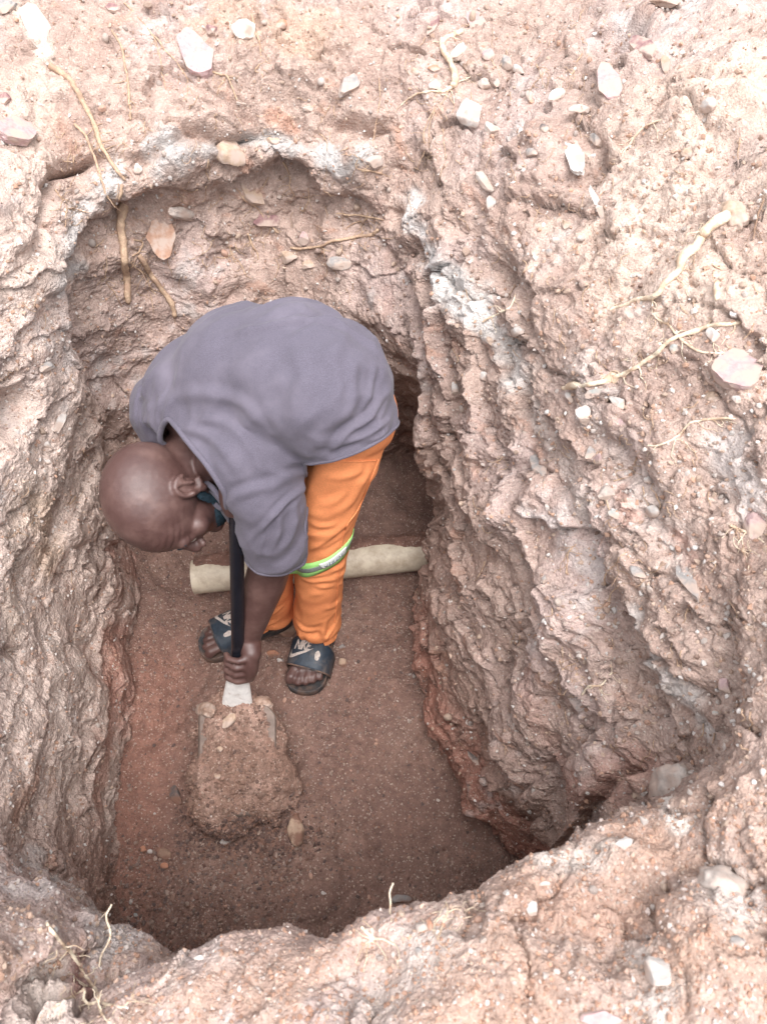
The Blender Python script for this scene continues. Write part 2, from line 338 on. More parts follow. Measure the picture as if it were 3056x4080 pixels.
for pts, r, c, a in [
    ([(590, 580), (700, 600), (640, 660)], .035, WHT, .95), ([(700, 640), (850, 590), (1000, 560)], .03, GR2, .8),
    ([(1060, 560), (1200, 590), (1330, 640)], .026, GR2, .85), ([(1290, 600), (1390, 690), (1480, 640)], .030, WHT, .95),
    ([(450, 700), (360, 780), (270, 960)], .034, WHT, .8), ([(270, 960), (200, 1120), (330, 1080)], .036, GR2, .85), ([(300, 1200), (250, 1300)], .03, GR2, .5),
    ([(1620, 790), (1680, 950), (1780, 1120), (1900, 1260)], .048, (.58, .55, .53), .9), ([(1800, 1150), (1960, 1330), (2020, 1500)], .055, (.56, .52, .49), .85),
    ([(2050, 1550), (2150, 1750), (2330, 2000)], .04, (.58, .52, .48), .5), ([(2560, 2500), (2680, 2760), (2760, 2900)], .035, (.62, .58, .55), .85),
    ([(2300, 1500), (2500, 1900), (2700, 2200)], .05, (.58, .50, .46), .5), ([(2900, 1800), (2960, 2000)], .04, (.62, .58, .56), .6),
    ([(100, 60), (180, 200)], .03, (.68, .58, .50), .9), ([(900, 570), (970, 640)], .022, RUST, .8), ([(1090, 470), (1150, 490)], .022, (.42, .22, .15), .6),
    ([(230, 480), (290, 560)], .03, RUST, .7), ([(760, 800), (700, 860)], .025, RUST, .5), ([(1500, 800), (1620, 1500), (1600, 1400)], .02, RED, .3),
    ([(1590, 520), (1600, 620)], .018, RUST, .7), ([(2680, 2140), (2740, 2220)], .02, (.42, .20, .14), .4), ([(2480, 1950), (2520, 2080)], .014, (.42, .20, .14), .45),
    ([(1720, 1260), (1830, 1380)], .02, RUST, .5), ([(2260, 3080), (2400, 3150), (2560, 3100)], .05, RED, .75), ([(2120, 2700), (2200, 2950)], .03, RED, .45),
    ([(440, 2550), (440, 2900), (430, 3200)], .055, (.38, .19, .14), .6), ([(300, 2700), (200, 2500), (260, 3100)], .06, (.50, .41, .36), .5), 
    ([(150, 2050), (220, 2250)], .07, (.52, .38, .27), .5), ([(100, 1900), (50, 2500)], .06, (.48, .38, .31), .5),
    ([(160, 3450), (350, 3650), (420, 3800)], .05, (.50, .44, .41), .9), ([(60, 3250), (130, 3100)], .03, (.36, .20, .14), .6),
    ([(1900, 3430), (2200, 3450), (2500, 3370)], .022, (.60, .53, .48), .8), ([(2640, 3080), (2640, 3230), (2700, 3270)], .014, (.75, .68, .62), .9), 
    ([(2100, 3600), (2500, 3600)], .04, (.40, .26, .20), .7), ([(2480, 3300), (2900, 3550)], .03, (.42, .28, .215), .7), ([(2700, 3850), (2950, 3750)], .04, (.38, .26, .20), .6),
    ([(1600, 3400), (1750, 3900)], .03, (.38, .25, .19), .5), ([(1500, 3950), (1700, 3800)], .05, (.54, .47, .43), .7), ([(2850, 3500), (2950, 3620)], .035, (.60, .53, .49), .8),
    ([(2560, 3800), (2650, 3950)], .03, (.62, .57, .53), .7), ([(250, 3700), (330, 3950)], .022, (.24, .12, .10), .9), ([(180, 3850), (150, 4050)], .04, (.62, .55, .50), .6),
    ([(2900, 350), (2600, 700), (2800, 1100)], .16, (.60, .47, .39), .7), ([(2500, 1150), (2200, 900)], .08, (.58, .44, .36), .5),
    ([(150, 300), (120, 800), (60, 1100)], .09, (.58, .46, .39), .6), ([(1200, 150), (900, 100)], .12, (.46, .32, .235), .6)]:
    patch(pts, r, c, a)
K = np.clip(K, .02, .8)

F4 = grid_faces(NR, NC)                       # (NR-1, NC, 4)
rowv = (tv[:-1]); colu = tu
def sub(name, fmask, **props):
    f = F4[fmask]; ids, inv = np.unique(f, return_inverse=True)
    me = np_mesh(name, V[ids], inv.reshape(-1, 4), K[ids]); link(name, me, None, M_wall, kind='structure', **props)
RV = np.repeat(rowv[:, None], NC, 1); CU = np.repeat(colu[None], NR - 1, 0)
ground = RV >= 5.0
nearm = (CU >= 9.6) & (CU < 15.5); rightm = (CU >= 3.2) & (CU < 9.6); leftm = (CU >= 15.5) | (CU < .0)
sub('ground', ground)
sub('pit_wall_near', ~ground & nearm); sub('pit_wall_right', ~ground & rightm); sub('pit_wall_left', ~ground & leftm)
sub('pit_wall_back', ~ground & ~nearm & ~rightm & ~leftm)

# --- pit floor
fx = np.linspace(-.78, .55, 640); fy = np.linspace(-.05, 1.62, 720)
FX, FY = np.meshgrid(fx, fy); FP = np.stack([FX.ravel(), FY.ravel(), np.zeros(FX.size)], 1)
def floor_base(P):
    b = .012 * fbm(P, 2.6, 2) + .006 * fbm(P + 4, 9, 2)
    # dug trough where the shovel works, loose spoil behind and banks along the sides
    c = p(950, 3150, 0); b -= .035 * np.exp(-(((P[:, 0] - c[0]) / .14) ** 2 + ((P[:, 1] - c[1] - .02) / .13) ** 2) ** 1.5)
    b += .05 * sstep(1.05, 1.45, P[:, 1]) + .03 * (1 - sstep(.12, .30, P[:, 1])) + .035 * (1 - sstep(-.62, -.50, P[:, 0])) 
    c = p(1330, 2750, 0); b += .012 * np.exp(-((P[:, 0] - c[0]) ** 2 + (P[:, 1] - c[1]) ** 2) / .05)
    c = p(1130, 3230, 0); b += .050 * np.exp(-(((P[:, 0] - c[0]) / .095) ** 2 + ((P[:, 1] - c[1]) / .075) ** 2))
    # trodden hollows and shovel scrapes
    b += .014 * fbm(P + 70, 6, 2) - .014 * sstep(.25, .6, perlin(P * 7 + 15)) + .0045 * np.abs(perlin(P * np.array([26, 5, 1.]) + 4)) * sstep(-.1, .4, perlin(P * 3 + 33))
    return b
fz = floor_base(FP)
d4, i4 = worley(FP * 60 + np.stack([perlin(FP * 90), perlin(FP * 90 + 3), perlin(FP * 90 + 7)], 1) * .5); gr = np.clip(.3 + .9 * fbm(FP + 2, 4.5, 2), 0, 1)
d5, i5 = worley(FP * 140)
fcl, _e = facets(FP * 34 + np.stack([perlin(FP * 60), perlin(FP * 60 + 3), FP[:, 2]], 1) * .3, .8)
fz2 = fz + .0042 * fcl.clip(-.9, .9) * sstep(-.1, .5, fbm(FP + 12, 4, 2)) + gr * np.clip(.5 - d4, 0, 1) * .008 * i4 + np.clip(.45 - d5, 0, 1) * .0035 * i5 + .003 * fbm(FP, 30, 3) + .0009 * perlin(FP * 260)
FV = FP.copy(); FV[:, 2] = fz2
fa = fbm(FP, 3, 4, .6); fb = fbm(FP + 50, 11, 3, .6)
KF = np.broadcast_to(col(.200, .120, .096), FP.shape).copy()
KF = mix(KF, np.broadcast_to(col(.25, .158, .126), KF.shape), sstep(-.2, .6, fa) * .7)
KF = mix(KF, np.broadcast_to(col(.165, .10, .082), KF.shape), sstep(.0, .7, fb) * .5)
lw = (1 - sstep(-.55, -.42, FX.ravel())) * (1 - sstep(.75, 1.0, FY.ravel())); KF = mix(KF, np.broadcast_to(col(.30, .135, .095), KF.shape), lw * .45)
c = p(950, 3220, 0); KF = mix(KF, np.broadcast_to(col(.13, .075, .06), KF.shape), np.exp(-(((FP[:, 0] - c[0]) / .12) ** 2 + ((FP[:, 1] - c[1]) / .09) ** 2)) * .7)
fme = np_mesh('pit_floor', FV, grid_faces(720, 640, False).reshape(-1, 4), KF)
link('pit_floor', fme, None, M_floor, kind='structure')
# --- combined coarse surface used to set things down on the ground
st = 3
cs = V.reshape(NR, NC, 3)[::st, ::st]; cf = grid_faces(cs.shape[0], cs.shape[1]).reshape(-1, 4)
fs = FV.reshape(720, 640, 3)[::4, ::4]; ff = grid_faces(fs.shape[0], fs.shape[1], False).reshape(-1, 4) + cs.shape[0] * cs.shape[1]
bvh = BVHTree.FromPolygons(np.concatenate([cs.reshape(-1, 3), fs.reshape(-1, 3)]).tolist(), np.concatenate([cf, ff]).tolist())
def at(px, py):
    d = Vector(ray(px, py)).normalized(); h = bvh.ray_cast(CAMV, d)
    if h[0] is None: return np.array(p(px, py, 0)), np.array([0, 0, 1.0])
    n = h[1] if h[1].dot(d) < 0 else -h[1]
    return np.array(h[0]), np.array(n)
def depth_of(q): return (q[1]) * cp + (CAM_H - q[2]) * sp

# ================================================================== objects: mesh helpers
def tube(pts, rad, n=10, caps=True):
    P = np.asarray(pts, float); R = np.asarray(rad, float); m = len(P)
    T = np.gradient(P, axis=0); T /= np.linalg.norm(T, axis=1)[:, None] + 1e-12
    ref = np.array([0, 0, 1.0]) if abs(T[0][2]) < .9 else np.array([1.0, 0, 0])
    u = np.cross(T[0], ref); u /= np.linalg.norm(u); Vs = []
    for k in range(m):
        u = u - T[k] * (u @ T[k]); u /= np.linalg.norm(u) + 1e-12; v = np.cross(T[k], u)
        a = np.arange(n) * 2 * math.pi / n
        Vs.append(P[k] + R[k] * (np.cos(a)[:, None] * u + np.sin(a)[:, None] * v))
    Vv = np.concatenate(Vs); F = []
    for k in range(m - 1):
        for j in range(n): F.append((k*n+j, k*n+(j+1) % n, (k+1)*n+(j+1) % n, (k+1)*n+j))
    if caps:
        Vv = np.concatenate([Vv, P[:1], P[-1:]]); a, b = m * n, m * n + 1
        for j in range(n): F.append((a, (j+1) % n, j, a)); F.append((b, (m-1)*n+j, (m-1)*n+(j+1) % n, b))
    return Vv, F
def smooth_path(pts, sub=6):
    A = np.asarray(pts, float); t = np.linspace(0, len(A) - 1, (len(A) - 1) * sub + 1)
    return interp_axis(A, t, False)
class MB:
    def __init__(s): s.V = []; s.F = []; s.n = 0
    def add(s, V, F):
        F = [tuple(i + s.n for i in dict.fromkeys(f)) for f in F]
        s.V.append(np.asarray(V, float)); s.F += F; s.n += len(V); return s
    def mesh(s, name, smooth=True):
        me = bpy.data.meshes.new(name); me.from_pydata(np.concatenate(s.V).tolist(), [], s.F)
        me.polygons.foreach_set('use_smooth', np.full(len(me.polygons), smooth)); me.update(); return me
def icoV(sub):
    bm = bmesh.new(); bmesh.ops.create_icosphere(bm, subdivisions=sub, radius=1)
    V = np.array([v.co[:] for v in bm.verts]); F = [tuple(v.index for v in f.verts) for f in bm.faces]; bm.free(); return V, F
ICO = {k: icoV(k) for k in (1, 2, 3, 4, 5)}
def frame(z, x=None):
    z = np.asarray(z, float); z = z / np.linalg.norm(z)
    x = np.array([1.0, 0, 0]) if x is None else np.asarray(x, float)
    x = x - z * (x @ z)
    if np.linalg.norm(x) < 1e-6: x = np.array([0, 1.0, 0]) - z * z[1]
    x /= np.linalg.norm(x); return np.stack([x, np.cross(z, x), z], 0)      # rows
def ell(mb, c, r, B=np.eye(3)):
    V, F = ICO[5 if max(r) > .045 else (4 if max(r) > .02 else 3)]; mb.add(np.asarray(c) + (V * np.asarray(r)) @ B, F)
def caps(mb, a, b, ra, rb, n=20):
    a = np.asarray(a, float); b = np.asarray(b, float)
    k = 7; t = np.linspace(0, 1, k)[:, None]
    mb.add(*tube(a + (b - a) * t, (ra + (rb - ra) * t[:, 0]), n))
    ell(mb, a, [ra] * 3); ell(mb, b, [rb] * 3)
def blob(mb, voxel, it=8, fac=.5):
    me = mb.mesh('tmp'); o = bpy.data.objects.new('tmp', me); C.objects.link(o)
    r = o.modifiers.new('r', 'REMESH'); r.mode = 'VOXEL'; r.voxel_size = voxel; r.use_smooth_shade = True
    if it: s = o.modifiers.new('s', 'SMOOTH'); s.factor = fac; s.iterations = it
    dg = bpy.context.evaluated_depsgraph_get(); out = bpy.data.meshes.new_from_object(o.evaluated_get(dg))
    bpy.data.objects.remove(o); bpy.data.meshes.remove(me)
    out.polygons.foreach_set('use_smooth', np.full(len(out.polygons), True)); return out
def get_vn(me):
    V = np.empty(len(me.vertices) * 3, np.float32); me.vertices.foreach_get('co', V)
    N_ = np.empty(len(me.vertices) * 3, np.float32); me.vertex_normals.foreach_get('vector', N_)
    return V.reshape(-1, 3).astype(float), N_.reshape(-1, 3).astype(float)
def set_v(me, V): me.vertices.foreach_set('co', V.astype(np.float32).ravel()); me.update()
def proj(q):
    d = depth_of(q); return PW / 2 + q[0] / d * FPX, PH / 2 - (q[1] * sp + (q[2] - CAM_H) * cp) / d * FPX
def cut(me, pt, nrm, center=None, radius=None, pred=None):
    """cut the shell open where it lies beyond the plane"""
    bm = bmesh.new(); bm.from_mesh(me); ce = Vector(center) if center is not None else None
    fs = [f for f in bm.faces if (ce is None or (f.calc_center_median() - ce).length < radius) and (pred is None or pred(f.calc_center_median()))]
    vs = {v for f in fs for v in f.verts}; es = {e for f in fs for e in f.edges}
    bmesh.ops.bisect_plane(bm, geom=list(vs) + list(es) + fs, plane_co=Vector(pt), plane_no=Vector(nrm).normalized(), clear_outer=True)
    bm.to_mesh(me); bm.free(); me.polygons.foreach_set('use_smooth', np.full(len(me.polygons), True)); me.update()
def bvh_of(me): 
    V, _ = get_vn(me); return BVHTree.FromPolygons(V.tolist(), [tuple(f.vertices) for f in me.polygons])
def hit(b, px, py):
    d = Vector(ray(px, py)).normalized(); h = b.ray_cast(CAMV, d)
    return (None, None) if h[0] is None else (np.array(h[0]), np.array(h[1] if h[1].dot(d) < 0 else -h[1]))

def simple_mat(name, base, rough=.6, spec=.4, nscale=60, namp=.25, bump=.3, bdist=.001, metal=0, coat=0, col2=None, c2s=8, c2lo=.45, c2hi=.65, sheen=0, weave=0, wr=0):
    m, t, b, N, L = nodemat(name); tc = N.new('ShaderNodeTexCoord')
    n1 = N.new('ShaderNodeTexNoise'); n1.inputs['Scale'].default_value = nscale; n1.inputs['Detail'].default_value = 6; n1.inputs['Roughness'].default_value = .62
    L.new(tc.outputs['Object'], n1.inputs['Vector'])
    r = N.new('ShaderNodeMapRange'); r.inputs[1].default_value = .3; r.inputs[2].default_value = .7; r.inputs[3].default_value = 1 - namp; r.inputs[4].default_value = 1 + namp
    L.new(n1.outputs['Fac'], r.inputs[0])
    cm = N.new('ShaderNodeVectorMath'); cm.operation = 'SCALE'; L.new(r.outputs[0], cm.inputs['Scale']); cm.inputs[0].default_value = base
    src = cm.outputs[0]
    if col2 is not None:
        n2 = N.new('ShaderNodeTexNoise'); n2.inputs['Scale'].default_value = c2s; n2.inputs['Detail'].default_value = 7; n2.inputs['Roughness'].default_value = .6; L.new(tc.outputs['Object'], n2.inputs['Vector'])
        q = N.new('ShaderNodeMapRange'); q.interpolation_type = 'SMOOTHSTEP'; q.inputs[1].default_value = c2lo; q.inputs[2].default_value = c2hi; L.new(n2.outputs['Fac'], q.inputs[0])
        mx = N.new('ShaderNodeMix'); mx.data_type = 'RGBA'; L.new(q.outputs[0], mx.inputs['Factor']); L.new(src, mx.inputs['A']); mx.inputs['B'].default_value = (*col2, 1); src = mx.outputs['Result']
    L.new(src, b.inputs['Base Color']); b.inputs['Roughness'].default_value = rough; b.inputs['Specular IOR Level'].default_value = spec
    b.inputs['Metallic'].default_value = metal; b.inputs['Coat Weight'].default_value = coat; b.inputs['Sheen Weight'].default_value = sheen
    bp = N.new('ShaderNodeBump'); bp.inputs['Strength'].default_value = bump; bp.inputs['Distance'].default_value = bdist
    hgt = n1.outputs['Fac']
    if weave:
        wv = N.new('ShaderNodeTexWave'); wv.inputs['Scale'].default_value = weave; wv.inputs['Distortion'].default_value = 2; L.new(tc.outputs['Object'], wv.inputs['Vector'])
        ma = N.new('ShaderNodeMath'); ma.operation = 'MULTIPLY_ADD'; ma.inputs[1].default_value = .5; L.new(wv.outputs['Fac'], ma.inputs[0]); L.new(n1.outputs['Fac'], ma.inputs[2]); hgt = ma.outputs[0]
    L.new(hgt, bp.inputs['Height']); L.new(bp.outputs[0], b.inputs['Normal'])
    if wr:
        n3 = N.new('ShaderNodeTexNoise'); n3.noise_type = 'RIDGED_MULTIFRACTAL'; n3.inputs['Scale'].default_value = wr; n3.inputs['Detail'].default_value = 3; n3.inputs['Distortion'].default_value = .6
        mp = N.new('ShaderNodeMapping'); mp.inputs['Rotation'].default_value = (0, 0, .7); mp.inputs['Scale'].default_value = (1, .35, 1); L.new(tc.outputs['Object'], mp.inputs['Vector']); L.new(mp.outputs[0], n3.inputs['Vector'])
        b2_ = N.new('ShaderNodeBump'); b2_.inputs['Strength'].default_value = .45; b2_.inputs['Distance'].default_value = .0035; L.new(n3.outputs['Fac'], b2_.inputs['Height']); L.new(bp.outputs[0], b2_.inputs['Normal']); L.new(b2_.outputs[0], b.inputs['Normal'])
    return m

# ================================================================== the person
M_skin = simple_mat('dark_skin', (.085, .044, .039), .40, .55, 700, .22, .8, .0007, col2=(.15, .088, .076), c2s=16, c2lo=.42, c2hi=.72)
M_shirt = simple_mat('grey_cotton', (.112, .101, .130), .9, .2, 700, .28, .6, .0006, col2=(.165, .148, .185), c2s=8.5, c2lo=.44, c2hi=.80, sheen=.1, wr=17)
M_orange = simple_mat('orange_drill', (.74, .27, .11), .85, .2, 300, .12, .4, .0006, col2=(.60, .20, .085), c2s=9, c2lo=.5, c2hi=.8, wr=13)
M_beard = simple_mat('blue_black_hair', (.014, .034, .050), .7, .4, 500, .5, 1, .003)
M_rubber = simple_mat('navy_rubber', (.022, .034, .050), .55, .45, 120, .35, .4, .001, col2=(.11, .095, .09), c2s=22, c2lo=.5, c2hi=.72)
M_sole = simple_mat('dusty_sole', (.045, .045, .048), .8, .3, 120, .35, .4, .001, col2=(.17, .11, .085), c2s=18, c2lo=.42, c2hi=.62)
M_print = simple_mat('worn_print', (.48, .42, .38), .7, .3, 250, .3, .3, .0004, col2=(.16, .14, .13), c2s=160, c2lo=.60, c2hi=.68)
M_lime = simple_mat('lime_tape', (.42, .86, .26), .5, .4, 200, .08, .2, .0004)
M_silver = simple_mat('grey_reflective', (.23, .26, .25), .45, .6, 200, .25, .2, .0004)
M_white = simple_mat('white_reflective', (.80, .84, .82), .45, .5, 200, .1, .2, .0004)
M_blue = simple_mat('blue_ink', (.03, .10, .16), .6, .3, 200, .1, .2, .0004)

Sb = lambda r_, u_, t_: np.array([r_, u_ * sp - t_ * cp, u_ * cp + t_ * sp])      # right, up, towards the viewer
hup = Sb(-.63, -.30, .71); hup /= np.linalg.norm(hup)
hfw = Sb(.26, -.92, -.16); hfw -= hup * (hfw @ hup); hfw /= np.linalg.norm(hfw)
hlf = np.cross(hup, hfw)
HC = pd(642, 1992, 1.40); HS = 1.0
HB = np.stack([hlf, hfw, hup], 0)
def hl(c, b, a): return HC + HS * (c * hlf + b * hfw + a * hup)

body = MB()
def he(c, r): ell(body, hl(*c), np.array(r) * HS, HB)
he((0, -.012, .018), (.076, .100, .088)); he((0, .035, .012), (.064, .058, .070)); he((0, .045, -.035), (.058, .047, .058))
he((0, .036, -.078), (.049, .050, .036)); he((0, .072, -.094), (.023, .022, .020))
caps(body, hl(-.034, .079, .004), hl(.034, .079, .004), .015, .015)
caps(body, hl(0, .086, -.004), hl(0, .103, -.040), .009, .0130)
for s_ in (-1, 1):
    he((s_ * .016, .100, -.045), (.009, .009, .008)); he((s_ * .043, .060, -.030), (.022, .022, .024)); he((s_ * .031, .077, -.014), (.015, .011, .011))
    # ear: helix, lobe and bowl
    ring = [(.081, -.016 + .019 * math.cos(a), -.012 + .027 * math.sin(a)) for a in np.linspace(-1.9, 2.9, 15)]
    rp = [hl(s_ * q[0], q[1], q[2]) for q in ring]
    for a_, b_ in zip(rp[:-1], rp[1:]): caps(body, a_, b_, .0052, .0052, 8)
    he((s_ * .075, -.014, -.014), (.006, .016, .026)); he((s_ * .079, -.004, -.040), (.007, .009, .011)); he((s_ * .085, .000, -.014), (.006, .005, .008))
    caps(body, hl(s_ * .084, -.022, .004), hl(s_ * .086, -.019, -.020), .004, .004, 8)
caps(body, hl(-.020, .078, -.066), hl(.020, .078, -.066), .007, .007); caps(body, hl(-.017, .076, -.078), hl(.017, .076, -.078), .007, .007)
NECK = pd(860, 1770, 1.50)
caps(body, hl(0, -.034, -.040), NECK, .062, .078)
TOR = [(670, 1625, 138, 1.49), (850, 1580, 258, 1.44), (1000, 1530, 308, 1.40), (1170, 1520, 306, 1.35), (1290, 1560, 278, 1.31), (1200, 1650, 190, 1.36), (1340, 1600, 215, 1.31),
       (1000, 1790, 225, 1.37), (1050, 1930, 160, 1.36), (850, 1750, 150, 1.46)]
for x, y, r_, d in TOR:
    ell(body, pd(x, y, d), [r_ * d / FPX * .86] * 3)
# left arm
LS, LE, LW = pd(1060, 1960, 1.37), p(1095, 2195, .54), p(990, 2535, .335)
caps(body, LS, LE, .052, .044); caps(body, LE, LE + (LW - LE) * .35, .042, .042); caps(body, LE + (LW - LE) * .35, LW, .042, .027)
# shovel shaft line
SA, SBt = p(944, 2150, .62), p(950, 2640, .285)
wd = (SBt - SA) / np.linalg.norm(SBt - SA)
def grip(Hc, wrist, flip=1):
    """hand closed on the shaft: palm, four fingers and a thumb"""
    nn = np.array([0, 0, CAM_H]) - Hc; nn -= wd * (nn @ wd); nn /= np.linalg.norm(nn)
    rr = np.cross(wd, nn); rr = rr if rr[0] > 0 else -rr; rr = rr * flip
    pol = lambda s, th, R: Hc + wd * s + R * (math.cos(th) * rr + math.sin(th) * nn)
    B = np.stack([wd, rr, nn], 0)
    ell(body, Hc + rr * .029 + nn * .012 + wd * .002, (.043, .015, .026), B)
    ell(body, Hc + rr * .024 + nn * .026 + wd * .004, (.040, .013, .014), B)
    caps(body, wrist, Hc + rr * .027 + nn * .010 - wd * .028, .027, .022)
    for i in range(4):
        s = .036 - .0215 * i; ln = (.95, 1.05, 1.0, .85)[i]; rf = (.0092, .0095, .0090, .0080)[i]
        th = [.75, .75 + .95 * ln, .75 + 1.9 * ln, .75 + 2.7 * ln]; R = [.034, .0285, .0265, .0245]
        pts = [pol(s + .003 * k, t_, R_) for k, (t_, R_) in enumerate(zip(th, R))]
        for k in range(3): caps(body, pts[k], pts[k + 1], rf * (1 - .06 * k) + (.0012 if k == 0 else 0), rf * (1 - .06 * (k + 1)), 12)
    tp = [Hc + rr * .024 - nn * .004 + wd * .030, pol(.050, -.5, .030), pol(.052, -1.35, .028), pol(.046, -2.1, .026)]
    for k in range(3): caps(body, tp[k], tp[k + 1], .0125 - .0015 * k, .011 - .0015 * k, 12)
HG = SA + (SBt - SA) * .965
grip(HG, LW)
# right arm, mostly beneath the chest
RSh, RE, RW = pd(665, 1660, 1.50), np.array([-.43, .96, .46]), np.array([-.315, .90, .64])
HG2 = SA - wd * .105 + np.array([.012, .015, 0])
RW = HG2 + np.array([-.055, .045, .035]); RE = RSh * .25 + RW * .75 + np.array([-.04, .02, -.20])
caps(body, RSh, RE, .050, .042); caps(body, RE, RW, .040, .027); grip(HG2, RW, -1)
# legs inside the trousers
LEG_L = [(1405, 1650, 155, 1.33), (1372, 1830, 138, 1.385), (1328, 1950, 125, 1.45), (1290, 2090, 108, 1.52), (1278, 2200, 107, 1.585), (1270, 2320, 98, 1.67), (1264, 2460, 96, 1.80)]
LEG_R = [(1250, 1680, 140, 1.42), (1140, 2000, 125, 1.54), (1078, 2200, 98, 1.63), (1085, 2330, 86, 1.74), (1095, 2430, 72, 1.86)]
for LG in (LEG_L, LEG_R):
    q = [(pd(x, y, d), r_ * d / FPX) for x, y, r_, d in LG]
    for (a_, ra), (b_, rb) in zip(q[:-1], q[1:]): caps(body, a_, b_, ra * .72, rb * .66)
# feet
def foot_frame(toe, heel):
    x = toe - heel; x[2] = 0; x /= np.linalg.norm(x); return x, np.array([-x[1], x[0], 0])
GZ = .012
toeL, heelL = p(1205, 2740, .02), p(1318, 2430, .02); toeR, heelR = p(822, 2582, .02), p(1120, 2462, .02)
FEET = []
for (toe, heel, side, knee) in ((toeL, heelL, 1, LEG_L[-1]), (toeR, heelR, -1, LEG_R[-1])):
    x, y = foot_frame(toe.copy(), heel.copy()); y = y * side              # y points to the little-toe side
    L_ = .235; O = toe - x * (L_ - .020); O[2] = GZ
    f = lambda a, b, c, O=O, x=x, y=y: O + x * a + y * b + np.array([0, 0, c])
    FEET.append((O, x, y, f, side))
    Bf = np.stack([x, y, [0, 0, 1.0]], 0)
    ell(body, f(.034, 0, .050), (.036, .029, .030), Bf); caps(body, f(.045, 0, .055), f(.12, .002, .060), .033, .026)
    caps(body, f(.12, -.010, .052), f(.172, -.018, .038), .027, .018); caps(body, f(.11, .012, .046), f(.160, .026, .036), .023, .016)
    ell(body, f(.15, .002, .038), (.035, .044, .018), Bf)
    K_ = pd(*[knee[0], knee[1], knee[3]][:3]) if False else pd(knee[0], knee[1], knee[3])
    caps(body, f(.050, 0, .075), f(.045, 0, .12), .033, .032); caps(body, f(.045, 0, .12), K_, .033, .045)
    for i, (yy, xe, rt) in enumerate(((-.030, .224, .0135), (-.009, .224, .0095), (.008, .217, .0092), (.023, .208, .0088), (.037, .196, .0082))):
        caps(body, f(.160, yy * .9, .036), f(xe - .018, yy, .037), rt * .95, rt * .9, 12); caps(body, f(xe - .018, yy, .037), f(xe - rt, yy * 1.02, .031), rt * .95, rt, 12)
bme = blob(body, .0031, 5, .45)
V_, N_ = get_vn(bme)
dh = np.linalg.norm(V_ - HC, axis=1)
# faint creases on forehead and neck
loc = (V_ - HC) @ HB.T / HS
cre = np.exp(-((loc[:, 1] - .075) / .03) ** 2) * np.clip(1 - np.abs(loc[:, 2] - .03) / .04, 0, 1) * (dh < .13)
V_ = V_ - N_ * (cre * .0016 * (np.sin(loc[:, 2] * 520) > .3) + .0007 * np.abs(perlin(V_ * 70)))[:, None]
set_v(bme, V_)
person = link('person', bme, None, M_skin, label='bald man in grey T-shirt and orange trousers bent double over a shovel', category='person')

# --- shirt
sh = MB()
for x, y, r_, d in TOR: ell(sh, pd(x, y, d), [r_ * d / FPX] * 3)
tq = [(pd(x, y, d), r_ * d / FPX) for x, y, r_, d in TOR]
for i, j in ((0, 1), (1, 2), (2, 3), (3, 4), (4, 6), (2, 7), (7, 8), (3, 5), (5, 6), (1, 9), (9, 7), (1, 7), (5, 7)):
    caps(sh, tq[i][0], tq[j][0], tq[i][1] * .97, tq[j][1] * .97, 28)
sl0, sl1 = pd(1055, 1950, 1.36), pd(1100, 2160, 1.44)
ell(sh, pd(965, 1950, 1.43), [.052] * 3); caps(sh, pd(965, 1950, 1.43), pd(1030, 2080, 1.45), .050, .046, 24); caps(sh, sl0, sl1, .068, .057, 28); caps(sh, sl1, pd(1085, 2260, 1.49), .057, .050, 28)
caps(sh, tq[0][0], RSh * .45 + RE * .55, .062, .055, 24)
hip0 = pd(1390, 1680, 1.32)
caps(sh, tq[4][0], hip0, tq[4][1] * .93, .084, 28); caps(sh, tq[6][0], pd(1400, 1800, 1.34), .095, .080, 28)
sme = blob(sh, .0048, 14, .6)
V_, N_ = get_vn(sme)
def creases(V, b, lines):
    out = np.zeros(len(V))
    for pts, wd_, amp in lines:
        q_ = [h for h in (hit(b, x, y)[0] for x, y in dens(pts, 4)) if h is not None]
        if len(q_) < 3: continue
        q_ = np.array(q_); dmin = np.full(len(V), 9.0); tt_ = np.zeros(len(V))
        near = np.linalg.norm(V - q_.mean(0), axis=1) < np.linalg.norm(q_ - q_.mean(0), axis=1).max() + .05
        for k_ in range(len(q_) - 1):
            a_, ab = q_[k_], q_[k_ + 1] - q_[k_]; t_ = np.clip(((V - a_) @ ab) / max(ab @ ab, 1e-9), 0, 1); d_ = np.linalg.norm(V - a_ - t_[:, None] * ab, axis=1)
            m_ = d_ < dmin; dmin[m_] = d_[m_]; tt_[m_] = ((k_ + t_) / (len(q_) - 1))[m_]
        out += near * amp * np.exp(-(dmin / wd_) ** 2) * np.clip(np.sin(np.clip(tt_, .03, .97) * math.pi), 0, 1) ** .5 - near * amp * .45 * np.exp(-((dmin - wd_ * 1.7) / wd_) ** 2) * np.sin(tt_ * math.pi).clip(0, 1)
    return out
def dens(pts, k=7):
    return [tuple(a) for a in smooth_path([(x, y, 0) for x, y in pts], k)[:, :2]]
def folds(V, d, f, stretch=5.0):
    d = np.asarray(d, float) / np.linalg.norm(d); a = (V @ d)[:, None] * d
    Q_ = (V - a) * f + a * f / stretch
    w_ = np.stack([perlin(V * 6 + 3), perlin(V * 6 + 13), perlin(V * 6 + 23)], 1) * .35
    return 1 - np.abs(perlin(Q_ + w_)) * 2
torso_ax = tq[3][0] - tq[0][0]
g1 = folds(V_, pd(1500, 1500, 1.3) - pd(1100, 1900, 1.3), 13)           # diagonal sweeps from hip to shoulder
g2 = folds(V_ + 3, pd(640, 1500, 1.45) - pd(680, 1760, 1.45), 34, 7)     # fine pleats by the far shoulder
g3 = folds(V_ + 7, pd(1500, 1700, 1.3) - pd(1280, 1740, 1.3), 22, 4)     # bunching above the hem
